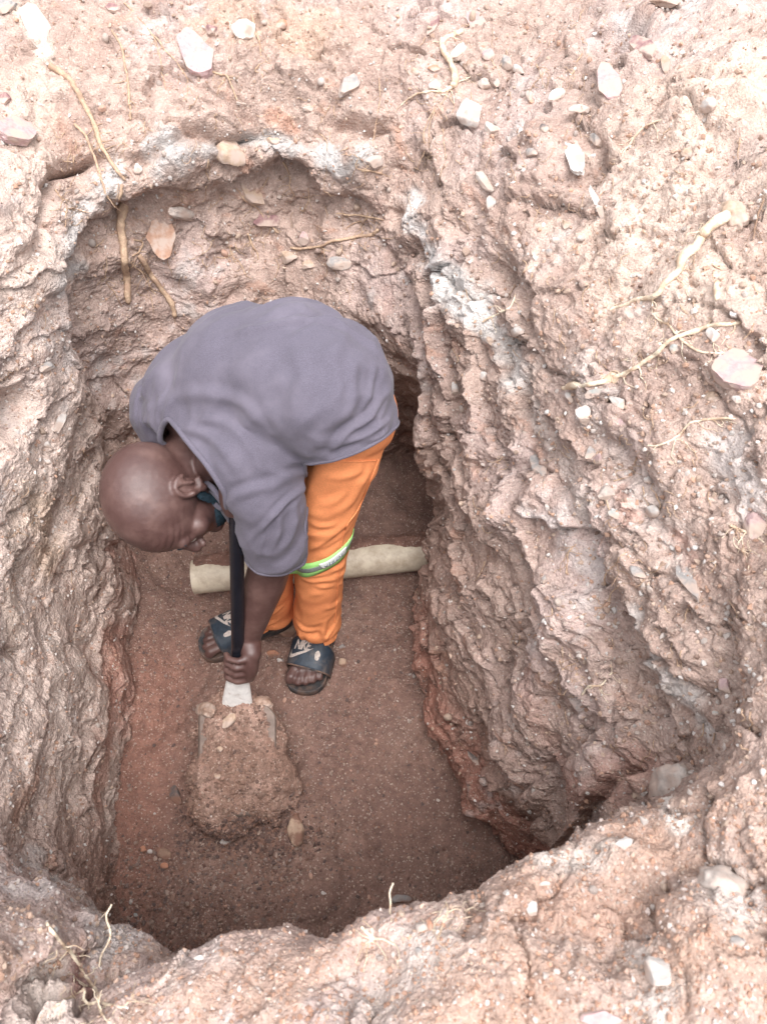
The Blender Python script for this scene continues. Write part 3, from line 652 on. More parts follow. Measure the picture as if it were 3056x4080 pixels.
g4 = folds(V_ + 5, sl1 - sl0, 20, 4)
wS = lambda c, r_: np.exp(-(np.linalg.norm(V_ - c, axis=1) / r_) ** 2)
dsp = .0062 * g1 * (.5 + sstep(-.3, .4, perlin(V_ * 5))) + .0026 * folds(V_ + 31, pd(1450, 1400, 1.3) - pd(1000, 1900, 1.3), 27, 6) + .0034 * g2 * wS(pd(640, 1640, 1.42), .10) + .0065 * g3 * wS(pd(1420, 1690, 1.22), .11) + .0050 * g4 * wS(sl1, .10) + .004 * fbm(V_, 9, 2)
# sharp gathers below the waist and under the armpit
dsp += .006 * folds(V_ + 11, pd(1560, 1480, 1.3) - pd(1300, 1760, 1.3), 26, 6) * wS(pd(1380, 1640, 1.2), .09)
dsp -= .010 * np.exp(-(np.abs((V_ - pd(1130, 2015, 1.3)) @ (np.array([.55, -.5, .3]))) / .012) ** 2) * wS(pd(1150, 2000, 1.3), .07)
s1_ = lambda L_: [(300 + x * .875, 1150 + y * .875) for x, y in L_]
sb_ = bvh_of(sme)
dsp += creases(V_, sb_, [(s1_(l_), w_, a_) for l_, w_, a_ in [
  ([(660, 225), (850, 180), (1010, 155), (1200, 175), (1340, 260), (1445, 400)], .008, .0065),
  ([(1180, 705), (1290, 665), (1400, 610), (1440, 560)], .006, .0065), ([(1150, 735), (1230, 640), (1330, 570), (1400, 470)], .006, .0065), ([(1130, 700), (1230, 560), (1260, 420), (1250, 330)], .008, .0060),
  ([(1290, 690), (1380, 660), (1440, 600)], .005, .0060), ([(1290, 560), (1340, 450), (1350, 350)], .006, .0050), ([(1050, 760), (1170, 600), (1220, 470)], .009, .0045),
  ([(340, 660), (318, 560), (330, 450), (370, 370)], .005, .0042), ([(370, 665), (345, 560), (370, 440)], .004, .0036), ([(400, 640), (385, 540), (430, 430)], .004, .0036), ([(300, 640), (290, 540), (310, 440)], .004, .0040), ([(440, 640), (430, 560), (480, 480)], .005, .0034),
  ([(380, 690), (460, 680), (560, 740), (640, 880), (690, 1010)], .010, .0055), ([(430, 640), (560, 650), (680, 730), (760, 850)], .009, .0045), ([(400, 520), (560, 480), (760, 520), (900, 640)], .011, .0045), ([(520, 600), (700, 620), (820, 760), (860, 900)], .008, .0038),
  ([(1060, 870), (1000, 940), (900, 1030), (800, 1140)], .005, .0070), ([(1040, 880), (1060, 980), (1050, 1080)], .006, .0050), ([(1000, 960), (990, 1060), (960, 1160)], .007, .0050), ([(930, 1020), (920, 1110), (880, 1200)], .006, .0050), ([(860, 1070), (850, 1150), (840, 1220)], .005, .0042),
  ([(1000, 860), (880, 900), (740, 940), (700, 1000)], .009, .0045), ([(1100, 780), (1010, 840), (930, 850), (840, 800)], .009, .0045), ([(1160, 300), (1200, 420), (1160, 560), (1060, 700)], .012, .0045), ([(980, 250), (1040, 400), (1000, 560)], .012, .0035)]])
V_ = V_ + N_ * dsp[:, None]; set_v(sme, V_)
sb0 = bvh_of(sme)
# hem
def planecut(me, q, away, center=None, radius=None, pred=None):
    n_ = np.cross(q[1] - q[0], q[2] - q[0]); n_ /= np.linalg.norm(n_)
    if n_ @ (away - q[0]) < 0: n_ = -n_
    cut(me, q[0], n_, center, radius, pred); return n_
q = [pd(1242, 1822, 1.32), hit(sb0, 1420, 1803)[0], pd(1572, 1668, 1.34)]
if q[1] is None: q[1] = pd(1420, 1803, 1.25)
planecut(sme, q, pd(1440, 2100, 1.4), pd(1420, 1800, 1.33), .30, lambda c: proj(c)[0] > 1226)
# sleeve ends
cut(sme, pd(1070, 2240, 1.44), (pd(1085, 2260, 1.49) - sl0) + np.array([-.04, 0, -.01]), pd(1080, 2240, 1.47), .13)
# neckline
nq = [hit(sb0, 735, 1742)[0], hit(sb0, 812, 1835)[0], hit(sb0, 888, 2005)[0]]
nq = [a if a is not None else b for a, b in zip(nq, (pd(735, 1742, 1.42), pd(812, 1835, 1.40), pd(888, 2005, 1.42)))]
print('neck', [depth_of(a) for a in nq])
NP = planecut(sme, nq, HC, (nq[1] + HC * .0 + NECK * 0) * .6 + (NECK * .5 + HC * .5) * .4, .088)
shirt = link('shirt', sme, person, M_shirt, label='faded grey T-shirt with light dust marks across the back')
so = shirt.modifiers.new('thickness', 'SOLIDIFY'); so.thickness = .0022; so.offset = -1
# stitched bands: collar, hem, sleeve
def edge_loops(me):
    bm = bmesh.new(); bm.from_mesh(me); es = [e for e in bm.edges if e.is_boundary]; loops = []; seen = set()
    for e in es:
        if e in seen: continue
        v0 = e.verts[0]; v = e.verts[1]; seen.add(e); lp = [v0.co.copy(), v.co.copy()]
        while True:
            nx = [k for k in v.link_edges if k.is_boundary and k not in seen]
            if not nx: break
            seen.add(nx[0]); v = nx[0].other_vert(v); lp.append(v.co.copy())
        loops.append(np.array([c[:] for c in lp]))
    bm.free(); return [l for l in loops if len(l) > 25]
def smooth_loop(l, it=6):
    for _ in range(it): l = (np.roll(l, 1, 0) + l + np.roll(l, -1, 0)) / 3
    return l
def ring_tube(l, r_, n=8):
    l = smooth_loop(l[:-1] if np.allclose(l[0], l[-1]) else l)[::2]; l = np.concatenate([l, l[:2]]); return tube(l, [r_] * len(l), n, False)
for l in edge_loops(sme):
    c_ = l.mean(0); dn = np.linalg.norm(c_ - (HC + (NECK - HC) * .6)); ds_ = np.linalg.norm(c_ - pd(1080, 2240, 1.47))
    nm, rr_ = ('collar', .0052) if dn < .12 else (('sleeve_hem', .0028) if ds_ < .1 else ('bottom_hem', .0030))
    print('loop', nm, len(l), c_, dn)
    link(nm, MB().add(*ring_tube(l, rr_)).mesh(nm), shirt, M_shirt)

# --- trousers
tr = MB()
for LG in (LEG_L, LEG_R):
    q = [(pd(x, y, d), r_ * d / FPX * .965) for x, y, r_, d in LG]
    for (a_, ra), (b_, rb) in zip(q[:-1], q[1:]): caps(tr, a_, b_, ra, rb, 28)
# cuffs bunch up over the feet
fL, fR = FEET[0][3], FEET[1][3]
caps(tr, pd(1266, 2470, 1.80), fL(.070, -.002, .105), .054, .052, 28); caps(tr, fL(.070, -.002, .105), fL(.078, -.002, .060), .052, .051, 28)
caps(tr, pd(1095, 2430, 1.86), fR(.070, 0, .10), .045, .045, 28); caps(tr, fR(.070, 0, .10), fR(.072, 0, .05), .045, .045, 28)
caps(tr, pd(1405, 1650, 1.33), pd(1250, 1680, 1.42), .072, .068, 28); caps(tr, pd(1405, 1650, 1.33), pd(1330, 1500, 1.36), .072, .07, 28)
ell(tr, pd(1405, 1655, 1.335), [.079] * 3)
tme = blob(tr, .0042, 10, .55)
V_, N_ = get_vn(tme)
wS = lambda c, r_: np.exp(-(np.linalg.norm(V_ - c, axis=1) / r_) ** 2)
zz = V_[:, 2]
dg_ = pd(1480, 1900, 1.35) - pd(1220, 2060, 1.45)                         # folds run from hip front down to the inner knee
dsp = .0025 * folds(V_, dg_, 22, 6) * sstep(.42, .55, zz) + .0018 * folds(V_ + 2, np.array([1, .1, .5]), 26, 3) * (1 - sstep(.44, .52, zz)) * sstep(.16, .22, zz)
dsp += .0032 * fbm(V_, 12, 2)
dsp += .0040 * folds(V_ + 9, np.array([1.0, .25, .35]), 26, 4) * (1 - sstep(.12, .23, zz))
dsp += .005 * folds(V_ + 19, np.array([.8, .2, .7]), 28, 5) * wS(pd(1290, 2150, 1.5), .10)
s2_ = lambda L_: [(1100 + x * .2113, 2050 + y * .2113) for x, y in L_]; s3_ = lambda L_: [(650 + x * .664, 2050 + y * .664) for x, y in L_]
dsp += creases(V_, bvh_of(tme), [(s2_(l_), w_ * 1.25, a_ * .55) for l_, w_, a_ in [
  ([(1440, -60), (1300, 140), (1000, 360), (650, 490)], .006, .0065), ([(1420, 60), (1250, 250), (980, 470), (720, 620)], .006, .0065), ([(1380, 180), (1220, 400), (1000, 560), (850, 640)], .005, .0055), ([(640, 110), (800, 190), (1000, 200), (1200, 130)], .006, .0050),
  ([(1340, -420), (1180, -300), (1000, -220), (760, -180)], .007, .0055), ([(1700, -700), (1560, -480), (1420, -250), (1260, -60)], .007, .0060), ([(1620, -950), (1500, -780), (1200, -700), (900, -720)], .007, .0050), ([(1750, -900), (1680, -700), (1560, -520)], .006, .0055),
  ([(1370, 800), (1290, 900), (1150, 1020), (1030, 1080)], .006, .0060), ([(1350, 960), (1250, 1080), (1180, 1160)], .005, .0050), ([(430, 1180), (650, 1260), (900, 1250), (1130, 1200)], .006, .0055), ([(700, 1340), (900, 1370), (1130, 1330)], .006, .0045), ([(480, 1140), (700, 1170), (1000, 1140)], .005, .0045),
  ([(1300, 1180), (1220, 1290), (1160, 1330)], .005, .0045), ([(450, 1600), (700, 1500), (900, 1480)], .008, .0035), ([(900, 1760), (1100, 1720), (1260, 1560)], .007, .0045)]] +
 [(s3_(l_), w_, a_ * .8) for l_, w_, a_ in [([(795, 770), (830, 790), (900, 800), (975, 765), (1040, 730)], .006, .0085), ([(820, 700), (850, 770), (870, 800)], .006, .0070), ([(975, 640), (960, 700), (985, 750)], .007, .0070), ([(1050, 620), (1010, 690), (975, 740)], .006, .0060), ([(800, 640), (860, 690), (950, 690)], .008, .0050),
  ([(590, 660), (640, 650), (700, 620)], .005, .006), ([(600, 600), (660, 590), (730, 540)], .006, .005)]])
V_ = V_ + N_ * dsp[:, None]; set_v(tme, V_)
cut(tme, fL(.078, 0, .066), (.25, .10, -1), fL(.07, 0, .02), .11); cut(tme, fR(.072, 0, .060), (0, 0, -1), fR(.07, 0, .02), .10)
trousers = link('trousers', tme, person, M_orange, label='bright orange work trousers with a lime reflective band')
so = trousers.modifiers.new('thickness', 'SOLIDIFY'); so.thickness = .0018; so.offset = -1
for l in edge_loops(tme): link('cuff', MB().add(*ring_tube(l, .0026)).mesh('cuff'), trousers, M_orange)
tb = bvh_of(tme)
# side seam and pocket welt
def on_cloth(b, pts, lift): 
    out = []
    for x, y in pts:
        h_, n_ = hit(b, x, y)
        if h_ is not None: out.append(h_ + n_ * lift)
    return out
def seam(name, b, pts, r_, mat, parent):
    q = on_cloth(b, pts, r_ * .3)
    if len(q) > 2:
        P_ = smooth_path(q, 4); link(name, MB().add(*tube(P_, [r_] * len(P_), 6)).mesh(name), parent, mat)
seam('side_seam', tb, dens([(1508, 1830), (1470, 1930), (1425, 2030), (1375, 2110), (1352, 2230), (1346, 2350), (1335, 2480)]), .0016, M_orange, trousers)
seam('pocket_edge', tb, dens([(1255, 1850), (1300, 1835), (1400, 1838), (1500, 1835)]), .0016, M_orange, trousers)
# reflective band round the calf
axA, axB = pd(1290, 2190, 1.575), pd(1272, 2340, 1.68)
hp = [hit(tb, 1184, 2258)[0], hit(tb, 1262, 2262)[0], hit(tb, 1368, 2196)[0]]
if all(a is not None for a in hp):
    bn = np.cross(hp[1] - hp[0], hp[2] - hp[0]); bn /= np.linalg.norm(bn); bn = bn if bn @ (axB - axA) > 0 else -bn
    ad = axB - axA; tt = ((hp[1] - axA) @ bn) / (ad @ bn); bc = axA + ad * tt
    ex = hp[2] - bc; ex -= bn * (ex @ bn); ex /= np.linalg.norm(ex); ey = np.cross(bn, ex)
    def band_pt(th, w_, lift):
        o_ = bc + bn * w_; d_ = math.cos(th) * ex + math.sin(th) * ey
        best = None; st_ = Vector(o_ + d_ * .16)
        h_ = tb.ray_cast(st_, Vector(-d_))
        q_ = np.array(h_[0]) if h_[0] is not None and (np.array(h_[0]) - o_) @ d_ > .02 else o_ + d_ * .055
        return q_ + d_ * lift
    def band(name, w0, w1, lift, mat, parent, a0=0, a1=2 * math.pi, n=72, rows=4):
        th = np.linspace(a0, a1, n + 1); G_ = np.array([[band_pt(t_, w0 + (w1 - w0) * j / rows, lift) for t_ in th] for j in range(rows + 1)])
        for _ in range(2): G_[:, 1:-1] = (G_[:, :-2] + G_[:, 1:-1] * 2 + G_[:, 2:]) / 4
        o = link(name, np_mesh(name, G_.reshape(-1, 3), grid_faces(rows + 1, n + 1, False).reshape(-1, 4)), parent, mat)
        m_ = o.modifiers.new('t', 'SOLIDIFY'); m_.thickness = .0008; m_.offset = 0; return o
    tape = band('reflective_band', -.0185, .0185, .0028, M_lime, trousers); tape['label'] = 'lime reflective band with grey stripe and white lettering'
    band('grey_stripe', -.0055, .0065, .0036, M_silver, tape)
    # which way is left to right for a viewer
    th_l = math.atan2((hp[0] - bc) @ ey, (hp[0] - bc) @ ex); th_f = math.atan2((hp[1] - bc) @ ey, (hp[1] - bc) @ ex)
    sg = -1 if th_f > 0 else 1                                        # right end is th = 0, front is th_f
    a_lo, a_hi = th_f * .80, th_f * -.05
    band('white_patch', -.0105, .0080, .0042, M_white, tape, a_lo, a_hi, 30)
    TXT = []
def text_mesh(txt, size, shear=.0, bold=.0, spacing=1.0):
    cu = bpy.data.curves.new('txt', 'FONT'); cu.body = txt; cu.size = size; cu.shear = shear; cu.offset = bold; cu.space_character = spacing; cu.resolution_u = 3
    o = bpy.data.objects.new('txt', cu); C.objects.link(o); dg = bpy.context.evaluated_depsgraph_get()
    me = bpy.data.meshes.new_from_object(o.evaluated_get(dg)); bpy.data.objects.remove(o)
    bm = bmesh.new(); bm.from_mesh(me); bmesh.ops.triangulate(bm, faces=bm.faces)
    bmesh.ops.subdivide_edges(bm, edges=[e for e in bm.edges if e.calc_length() > size * .12], cuts=2, use_grid_fill=False); bmesh.ops.triangulate(bm, faces=bm.faces)
    V2 = np.array([v.co[:] for v in bm.verts]); F2 = [tuple(v.index for v in f.verts) for f in bm.faces]; bm.free(); bpy.data.meshes.remove(me)
    return V2, F2
def flat_poly(pts, sub=3):
    bm = bmesh.new(); bm.faces.new([bm.verts.new((x, y, 0)) for x, y in pts]); bmesh.ops.triangulate(bm, faces=bm.faces)
    for _ in range(sub): bmesh.ops.subdivide_edges(bm, edges=bm.edges[:], cuts=1, use_grid_fill=True)
    bmesh.ops.triangulate(bm, faces=bm.faces); V2 = np.array([v.co[:] for v in bm.verts]); F2 = [tuple(v.index for v in f.verts) for f in bm.faces]; bm.free(); return V2, F2
if all(a is not None for a in hp):
    tv2, tf2 = text_mesh('vizor', .019, .3, .0, 1.05); wd_ = tv2[:, 0].max()
    out = []
    for x_, y_, _z in tv2:
        th = a_lo + (a_hi - a_lo) * (.05 + .9 * x_ / wd_); out.append(band_pt(th, .0060 - y_ * .8, .0050))
    link('lettering', MB().add(np.array(out), tf2).mesh('lettering', False), tape, M_blue)

# --- beard
bd = MB()
for k, a in enumerate(np.linspace(-1.25, 1.25, 15)):
    cx_, bx_ = .053 * math.sin(a) * 1.02, .036 + .044 * math.cos(a)
    ell(bd, hl(cx_, bx_ - .003, -.088 - .004 * math.cos(a * 2)), np.array([.007, .008, .017]) * HS, HB)
for s_ in (-1, 1):
    for k in range(5): ell(bd, hl(s_ * (.056 + .003 * k), .034 - .006 * k, -.080 + .010 * k), np.array([.0045, .009, .011]) * HS, HB)
bme2 = blob(bd, .003, 3, .5); V_, N_ = get_vn(bme2); V_ += N_ * (.0022 * perlin(V_ * 260) + .0015 * perlin(V_ * 520))[:, None]; set_v(bme2, V_)
link('beard', bme2, person, M_beard, label='short blue-black beard along the jaw')
# brows and closed lids
for s_ in (-1, 1):
    q = [hl(s_ * x_, .0935 - 2.6 * (x_ - .012) ** 2 * 3, .004 + .1 * (x_ - .01)) for x_ in (.012, .022, .032, .044)]
    link('eyebrow', MB().add(*tube(smooth_path(q, 3), [.0035] * 10, 6)).mesh('eyebrow'), person, M_beard)
    e_ = link('eye', MB().add(hl(s_ * .031, .077, -.016) + (ICO[3][0] * .0115) @ HB, ICO[3][1]).mesh('eye'), person, simple_mat('eye_white', (.55, .48, .42), .3, .5, 50, .05, 0, .001))
    link('iris', MB().add(hl(s_ * .031, .0855, -.018) + (ICO[2][0] * [.005, .0035, .005]) @ HB, ICO[2][1]).mesh('iris'), e_, M_beard)

# --- sandals
for (O, x, y, f, side) in FEET:
    sd_ = bpy.data.objects.new('sandal', None); C.objects.link(sd_); sd_.parent = person
    sd_['label'] = 'dark slide sandal on the foot nearest the far right wall' if side == 1 else 'dark slide sandal half hidden behind the shovel shaft'
    # sole outline (x along foot, y to the little toe)
    out = [(-.012, 0), (-.006, .026), (.03, .036), (.09, .038), (.14, .048), (.18, .052), (.208, .045), (.226, .024), (.232, -.006), (.226, -.030), (.206, -.044), (.17, -.048), (.12, -.040), (.07, -.033), (.03, -.034), (-.006, -.026)]
    oc = interp_axis(np.array(out), np.arange(96) * len(out) / 96, True); ctr = np.array([.115, 0])
    mb = MB(); rings = []
    for (sc_, zz_) in ((.94, -.006), (1.0, .000), (1.01, .012), (.985, .0205), (.93, .0225), (.88, .0165), (.5, .0155), (.02, .0155)):
        dd = (oc - ctr); ln = np.linalg.norm(dd, axis=1)[:, None]
        q = ctr + dd * (1 - (1 - sc_) * (.045 / .045) * np.where(sc_ > .7, .045 / ln, 1)); rings.append(np.array([f(a_, b_, zz_) for a_, b_ in q]))
    R_ = np.array(rings); mb.add(R_.reshape(-1, 3), grid_faces(len(rings), 96).reshape(-1, 4).tolist())
    link('sole', mb.mesh('sole'), sd_, M_sole)
    # strap
    def strap_pt(s, t, lift=0.0):
        a_ = math.pi * (1 - s); hw = .0545 + lift; xx = .118 + .068 * t - .018 * (2 * abs(s - .5)) ** 2 * (t - .2)
        hz = (.0860 * (1 - t) + .0650 * t) + lift; c_, s__ = math.cos(a_), math.sin(a_)
        yy = hw * np.sign(c_) * abs(c_) ** .72; zc = .006 + (hz - .006) * abs(s__) ** .62
        return f(xx + .0, yy - .002 + .004 * (t), zc)
    # s runs so that a viewer facing the toes reads left to right
    sgn = 1 if side == 1 else -1
    def sp_(s, t, lift=0.0): return strap_pt(s if sgn == 1 else 1 - s, t, lift)
    def f2s(fr):
        c_ = max(-1, min(1, 2 * fr - 1)); return 1 - math.acos(math.copysign(abs(c_) ** (1 / .72), c_)) / math.pi
    Gs = np.array([[sp_(a_, b_) for a_ in np.linspace(0, 1, 41)] for b_ in np.linspace(0, 1, 13)])
    stp = link('strap', np_mesh('strap', Gs.reshape(-1, 3), grid_faces(13, 41, False).reshape(-1, 4)), sd_, M_rubber); m_ = stp.modifiers.new('t', 'SOLIDIFY'); m_.thickness = .004; m_.offset = 0
    for tt_ in (0, 1):
        q = [sp_(a_, tt_, .0003) for a_ in np.linspace(0, 1, 41)]; link('strap_edge', MB().add(*tube(q, [.0024] * 41, 8)).mesh('strap_edge'), stp, M_sole)
    # lettering and curved tick under it
    tv2, tf2 = text_mesh('NIKE', .030, .32, .0012, .86); tv2[:, 0] /= tv2[:, 0].max(); tv2[:, 1] /= tv2[:, 1].max()
    q = np.array([sp_(f2s(.16 + .38 * a_), .44 - .34 * b_, .0030) for a_, b_, _z in tv2])
    link('lettering', MB().add(q, tf2).mesh('lettering', False), stp, M_print)
    tick = [(0, .0), (.02, .25), (.05, .5), (.085, .72), (.06, .45), (.075, .28), (.12, .2), (.2, .24), (.4, .42), (.7, .68), (1, .95), (.7, .50), (.4, .18), (.2, -.03), (.1, -.09), (.04, -.08)]
    v2, f2 = flat_poly(tick, 2)
    q = np.array([sp_(f2s(.09 + .50 * a_), .74 - .44 * b_, .0030) for a_, b_, _z in v2])
    link('tick_mark', MB().add(q, f2).mesh('tick_mark', False), stp, M_print)
    ang = np.linspace(0, 2 * math.pi, 20, endpoint=False); v2, f2 = flat_poly([(math.cos(a_) * (1 + .12 * math.sin(5 * a_)), math.sin(a_)) for a_ in ang], 2)
    q = np.array([sp_(f2s(.70 + .055 * a_), .52 - .17 * b_, .0030) for a_, b_, _z in v2]); link('worn_badge', MB().add(q, f2).mesh('worn_badge', False), stp, M_print)

# ================================================================== shovel
M_black = simple_mat('black_steel_tube', (.010, .011, .016), .27, .6, 60, .3, .1, .0006, col2=(.05, .04, .038), c2s=20, c2lo=.6, c2hi=.8)
M_pale = simple_mat('worn_pale_steel', (.70, .69, .67), .45, .4, 90, .15, .25, .0008, col2=(.38, .30, .25), c2s=30, c2lo=.55, c2hi=.75)
M_steel = simple_mat('dirty_steel', (.16, .12, .10), .55, .5, 60, .3, .3, .001, metal=.4)
shovel = bpy.data.objects.new('shovel', None); C.objects.link(shovel)
shovel['label'] = 'shovel with black tube shaft and pale socket, loaded with soil'; shovel['category'] = 'shovel'
top = SA - wd * .135
t_ = np.linspace(0, 1, 12)[:, None]; q = top + (SBt + wd * .012 - top) * t_
link('shaft', MB().add(*tube(q, [.0138] * 12, 24)).mesh('shaft'), shovel, M_black)
b0 = p(948, 2672, .262); b1 = p(946, 2800, .165); b2 = p(938, 3235, .085)
ys = (b2 - b1); ys /= np.linalg.norm(ys); xs = np.array([1.0, 0, 0]); xs -= ys * xs[1] * 0; zs = np.cross(xs, ys); zs = zs if zs[2] > 0 else -zs; zs /= np.linalg.norm(zs)
sdir_ = (b1 - b0) / np.linalg.norm(b1 - b0); szn = np.cross(xs, sdir_); szn = szn if szn @ zs > 0 else -szn
rows = []
for k, t in enumerate(np.linspace(0, 1, 10)):
    c_ = b0 + (b1 - b0) * t * 1.12; hw = .0155 + .0200 * t ** .6; a = np.linspace(0, 2 * math.pi, 36, endpoint=False)
    rid = 1 + .16 * np.exp(-((np.cos(a) - .62) / .14) ** 2) * t + .16 * np.exp(-((np.cos(a) + .62) / .14) ** 2) * t - .10 * np.exp(-(np.cos(a) / .25) ** 2) * t
    rows.append(c_ + np.outer(np.cos(a) * hw, xs) + np.outer(np.sin(a) * (.0155 - .006 * t) * rid, szn))
R_ = np.array(rows); link('socket', np_mesh('socket', R_.reshape(-1, 3), grid_faces(10, 36).reshape(-1, 4)), shovel, M_pale, label='pale worn steel socket flaring into the blade')
rows = []
BL = np.linalg.norm(b2 - b1); hwB = .086
for t in np.linspace(0, 1, 30):
    for s in np.linspace(-1, 1, 31):
        e = hwB * (1 if t > .12 else .55 + .45 * math.sqrt(max(t, 0) / .12)); yy = t * BL + .012 * (1 - s * s) * t
        rows.append(b1 + xs * s * e + ys * yy + zs * (.000 * abs(s) ** 3 + .012 * (1 - t) ** 3 - .012))
bl = link('blade', np_mesh('blade', np.array(rows), grid_faces(30, 31, False).reshape(-1, 4)), shovel, M_steel); m_ = bl.modifiers.new('t', 'SOLIDIFY'); m_.thickness = .002
# soil carried on the blade
rows = []; nu, nv = 190, 230
uu = np.linspace(-1.5, 1.65, nu); vv = np.linspace(-.16, 1.34, nv); Ug, Vg = np.meshgrid(uu, vv); Uf, Vf = Ug.ravel(), Vg.ravel()
base = b1 + np.outer(Uf * hwB, xs) + np.outer(Vf * BL, ys)
wob = perlin(base * 9) * .42 + perlin(base * 24) * .26 + perlin(base * 60) * .16 + perlin(base * 140) * .08
rad = (np.abs((Uf - .10 * Vf) / (1.20 + .16 * Vf)) ** 2.4 + np.abs((Vf - .53) / .70) ** 2.7) ** (1 / 2.6)
edge = np.clip((1.02 - rad + wob * .55) / .60, 0, 1) ** .75
H_ = edge * (.026 + .022 * perlin(base * 11) + .020 * np.exp(-(((Vf - .12) / .22) ** 2 + ((Uf + .55) / .42) ** 2)) + .018 * np.exp(-(((Vf - .04) / .2) ** 2 + ((Uf - .55) / .4) ** 2)))
d6, i6 = worley(base * 42 + wob[:, None]); d7, i7 = worley(base * 150)
H_ += edge * (np.clip(.55 - d6, 0, 1) * .016 * i6 + np.clip(.5 - d7, 0, 1) * .005 + .005 * fbm(base, 40, 3)) - .016
H_ = np.where(edge < .02, -.030, H_); H_ -= .05 * np.clip(np.abs(Uf) - .95, 0, 1) + .10 * np.clip(Vf - .98, 0, 1)
hv = base + np.outer(H_, zs)
hc = mix(np.broadcast_to(col(.25, .155, .12), hv.shape), np.broadcast_to(col(.34, .225, .18), hv.shape), sstep(-.2, .5, fbm(base, 12, 3)))
hf = grid_faces(nv, nu, False).reshape(-1, 4); hf = hf[(edge[hf] > .02).any(1)]; hid, hinv = np.unique(hf, return_inverse=True)
link('soil_heap', np_mesh('soil_heap', hv[hid], hinv.reshape(-1, 4), hc[hid]), None, M_wall, kind='stuff', label='loose brown soil heaped on the shovel blade', category='soil')

# ================================================================== pipe
m, t, b, N, L = nodemat('dusty_cream_pipe'); tc = N.new('ShaderNodeTexCoord')
n1 = N.new('ShaderNodeTexNoise'); n1.inputs['Scale'].default_value = 28; n1.inputs['Detail'].default_value = 8; n1.inputs['Roughness'].default_value = .7; L.new(tc.outputs['Object'], n1.inputs['Vector'])
cr = N.new('ShaderNodeValToRGB'); cr.color_ramp.elements[0].position = .38; cr.color_ramp.elements[0].color = (.44, .36, .27, 1); cr.color_ramp.elements[1].position = .6; cr.color_ramp.elements[1].color = (.64, .57, .45, 1)
L.new(n1.outputs['Fac'], cr.inputs[0]); L.new(cr.outputs[0], b.inputs['Base Color']); b.inputs['Roughness'].default_value = .55; M_pipe = m
pa, pb = p(772, 2300, .055), p(1840, 2190, .060); PR = .045
pdn = (pb - pa) / np.linalg.norm(pb - pa)
mb = MB(); tt = np.linspace(0, 1, 60)[:, None]; P_ = pa + (pb - pa) * tt
a_, f_ = tube(P_, [PR] * 60, 48, False); mb.add(a_, f_); a_, f_ = tube(P_[::-1], [PR - .004] * 60, 48, False); mb.add(a_, f_)
# cut ends
for q0 in (pa, pb):
    fr = frame(pdn); an = np.arange(48) * 2 * math.pi / 48
    ro = [q0 + PR * (math.cos(k) * fr[0] + math.sin(k) * fr[1]) for k in an]; ri = [q0 + (PR - .004) * (math.cos(k) * fr[0] + math.sin(k) * fr[1]) for k in an]
    mb.add(np.array(ro + ri), [(k, (k+1) % 48, 48 + (k+1) % 48, 48 + k) for k in range(48)])
link('drain_pipe', mb.mesh('drain_pipe'), None, M_pipe, label='cream plastic drain pipe lying across the pit floor behind his legs', category='pipe')
# soil lying on top of the pipe
na, nb = 420, 110; A_, B_ = np.meshgrid(np.linspace(.01, .99, na), np.linspace(-.55, 1.9, nb)); A_ = A_.ravel(); B_ = B_.ravel()
upv = np.array([0, 0, 1.0]); bk = np.cross(upv, pdn); bk = bk if bk[1] > 0 else -bk
base = pa + np.outer(A_, pb - pa); dirv = np.outer(np.cos(B_), upv) + np.outer(np.sin(B_), bk)
S0 = base + dirv * PR
thk = .003 + .006 * fbm(S0, 9, 3, .6) + .006 * perlin(S0 * 60) + .009 * sstep(.0, .9, B_) - .030 * (1 - sstep(-.40, .05, B_ + .35 * perlin(S0 * 14) - .35 * np.exp(-((A_ - .62) / .16) ** 2) + .25 * sstep(.75, .95, A_)))
d8, i8 = worley(S0 * 120); thk += np.clip(.45 - d8, 0, 1) * .004 * (thk > 0)
SV = S0 + dirv * np.clip(thk, -.003, .05)[:, None]
scol = np.broadcast_to(col(.20, .11, .085), SV.shape)
link('soil_crust', np_mesh('soil_crust', SV, grid_faces(nb, na, False).reshape(-1, 4), scol), None, M_floor, kind='stuff', label='thin layer of damp soil lying on top of the pipe', category='soil')

# things can also be set down on the heap and the pipe
_hp = bpy.data.objects['soil_heap'].data; _hv, _ = get_vn(_hp); _hf = [tuple(f.vertices) for f in _hp.polygons]
_allV = np.concatenate([cs.reshape(-1, 3), fs.reshape(-1, 3), _hv]); _n0 = len(cs.reshape(-1, 3)) + len(fs.reshape(-1, 3))
bvh = BVHTree.FromPolygons(_allV.tolist(), np.concatenate([cf, ff]).tolist() + [tuple(i + _n0 for i in f) for f in _hf])
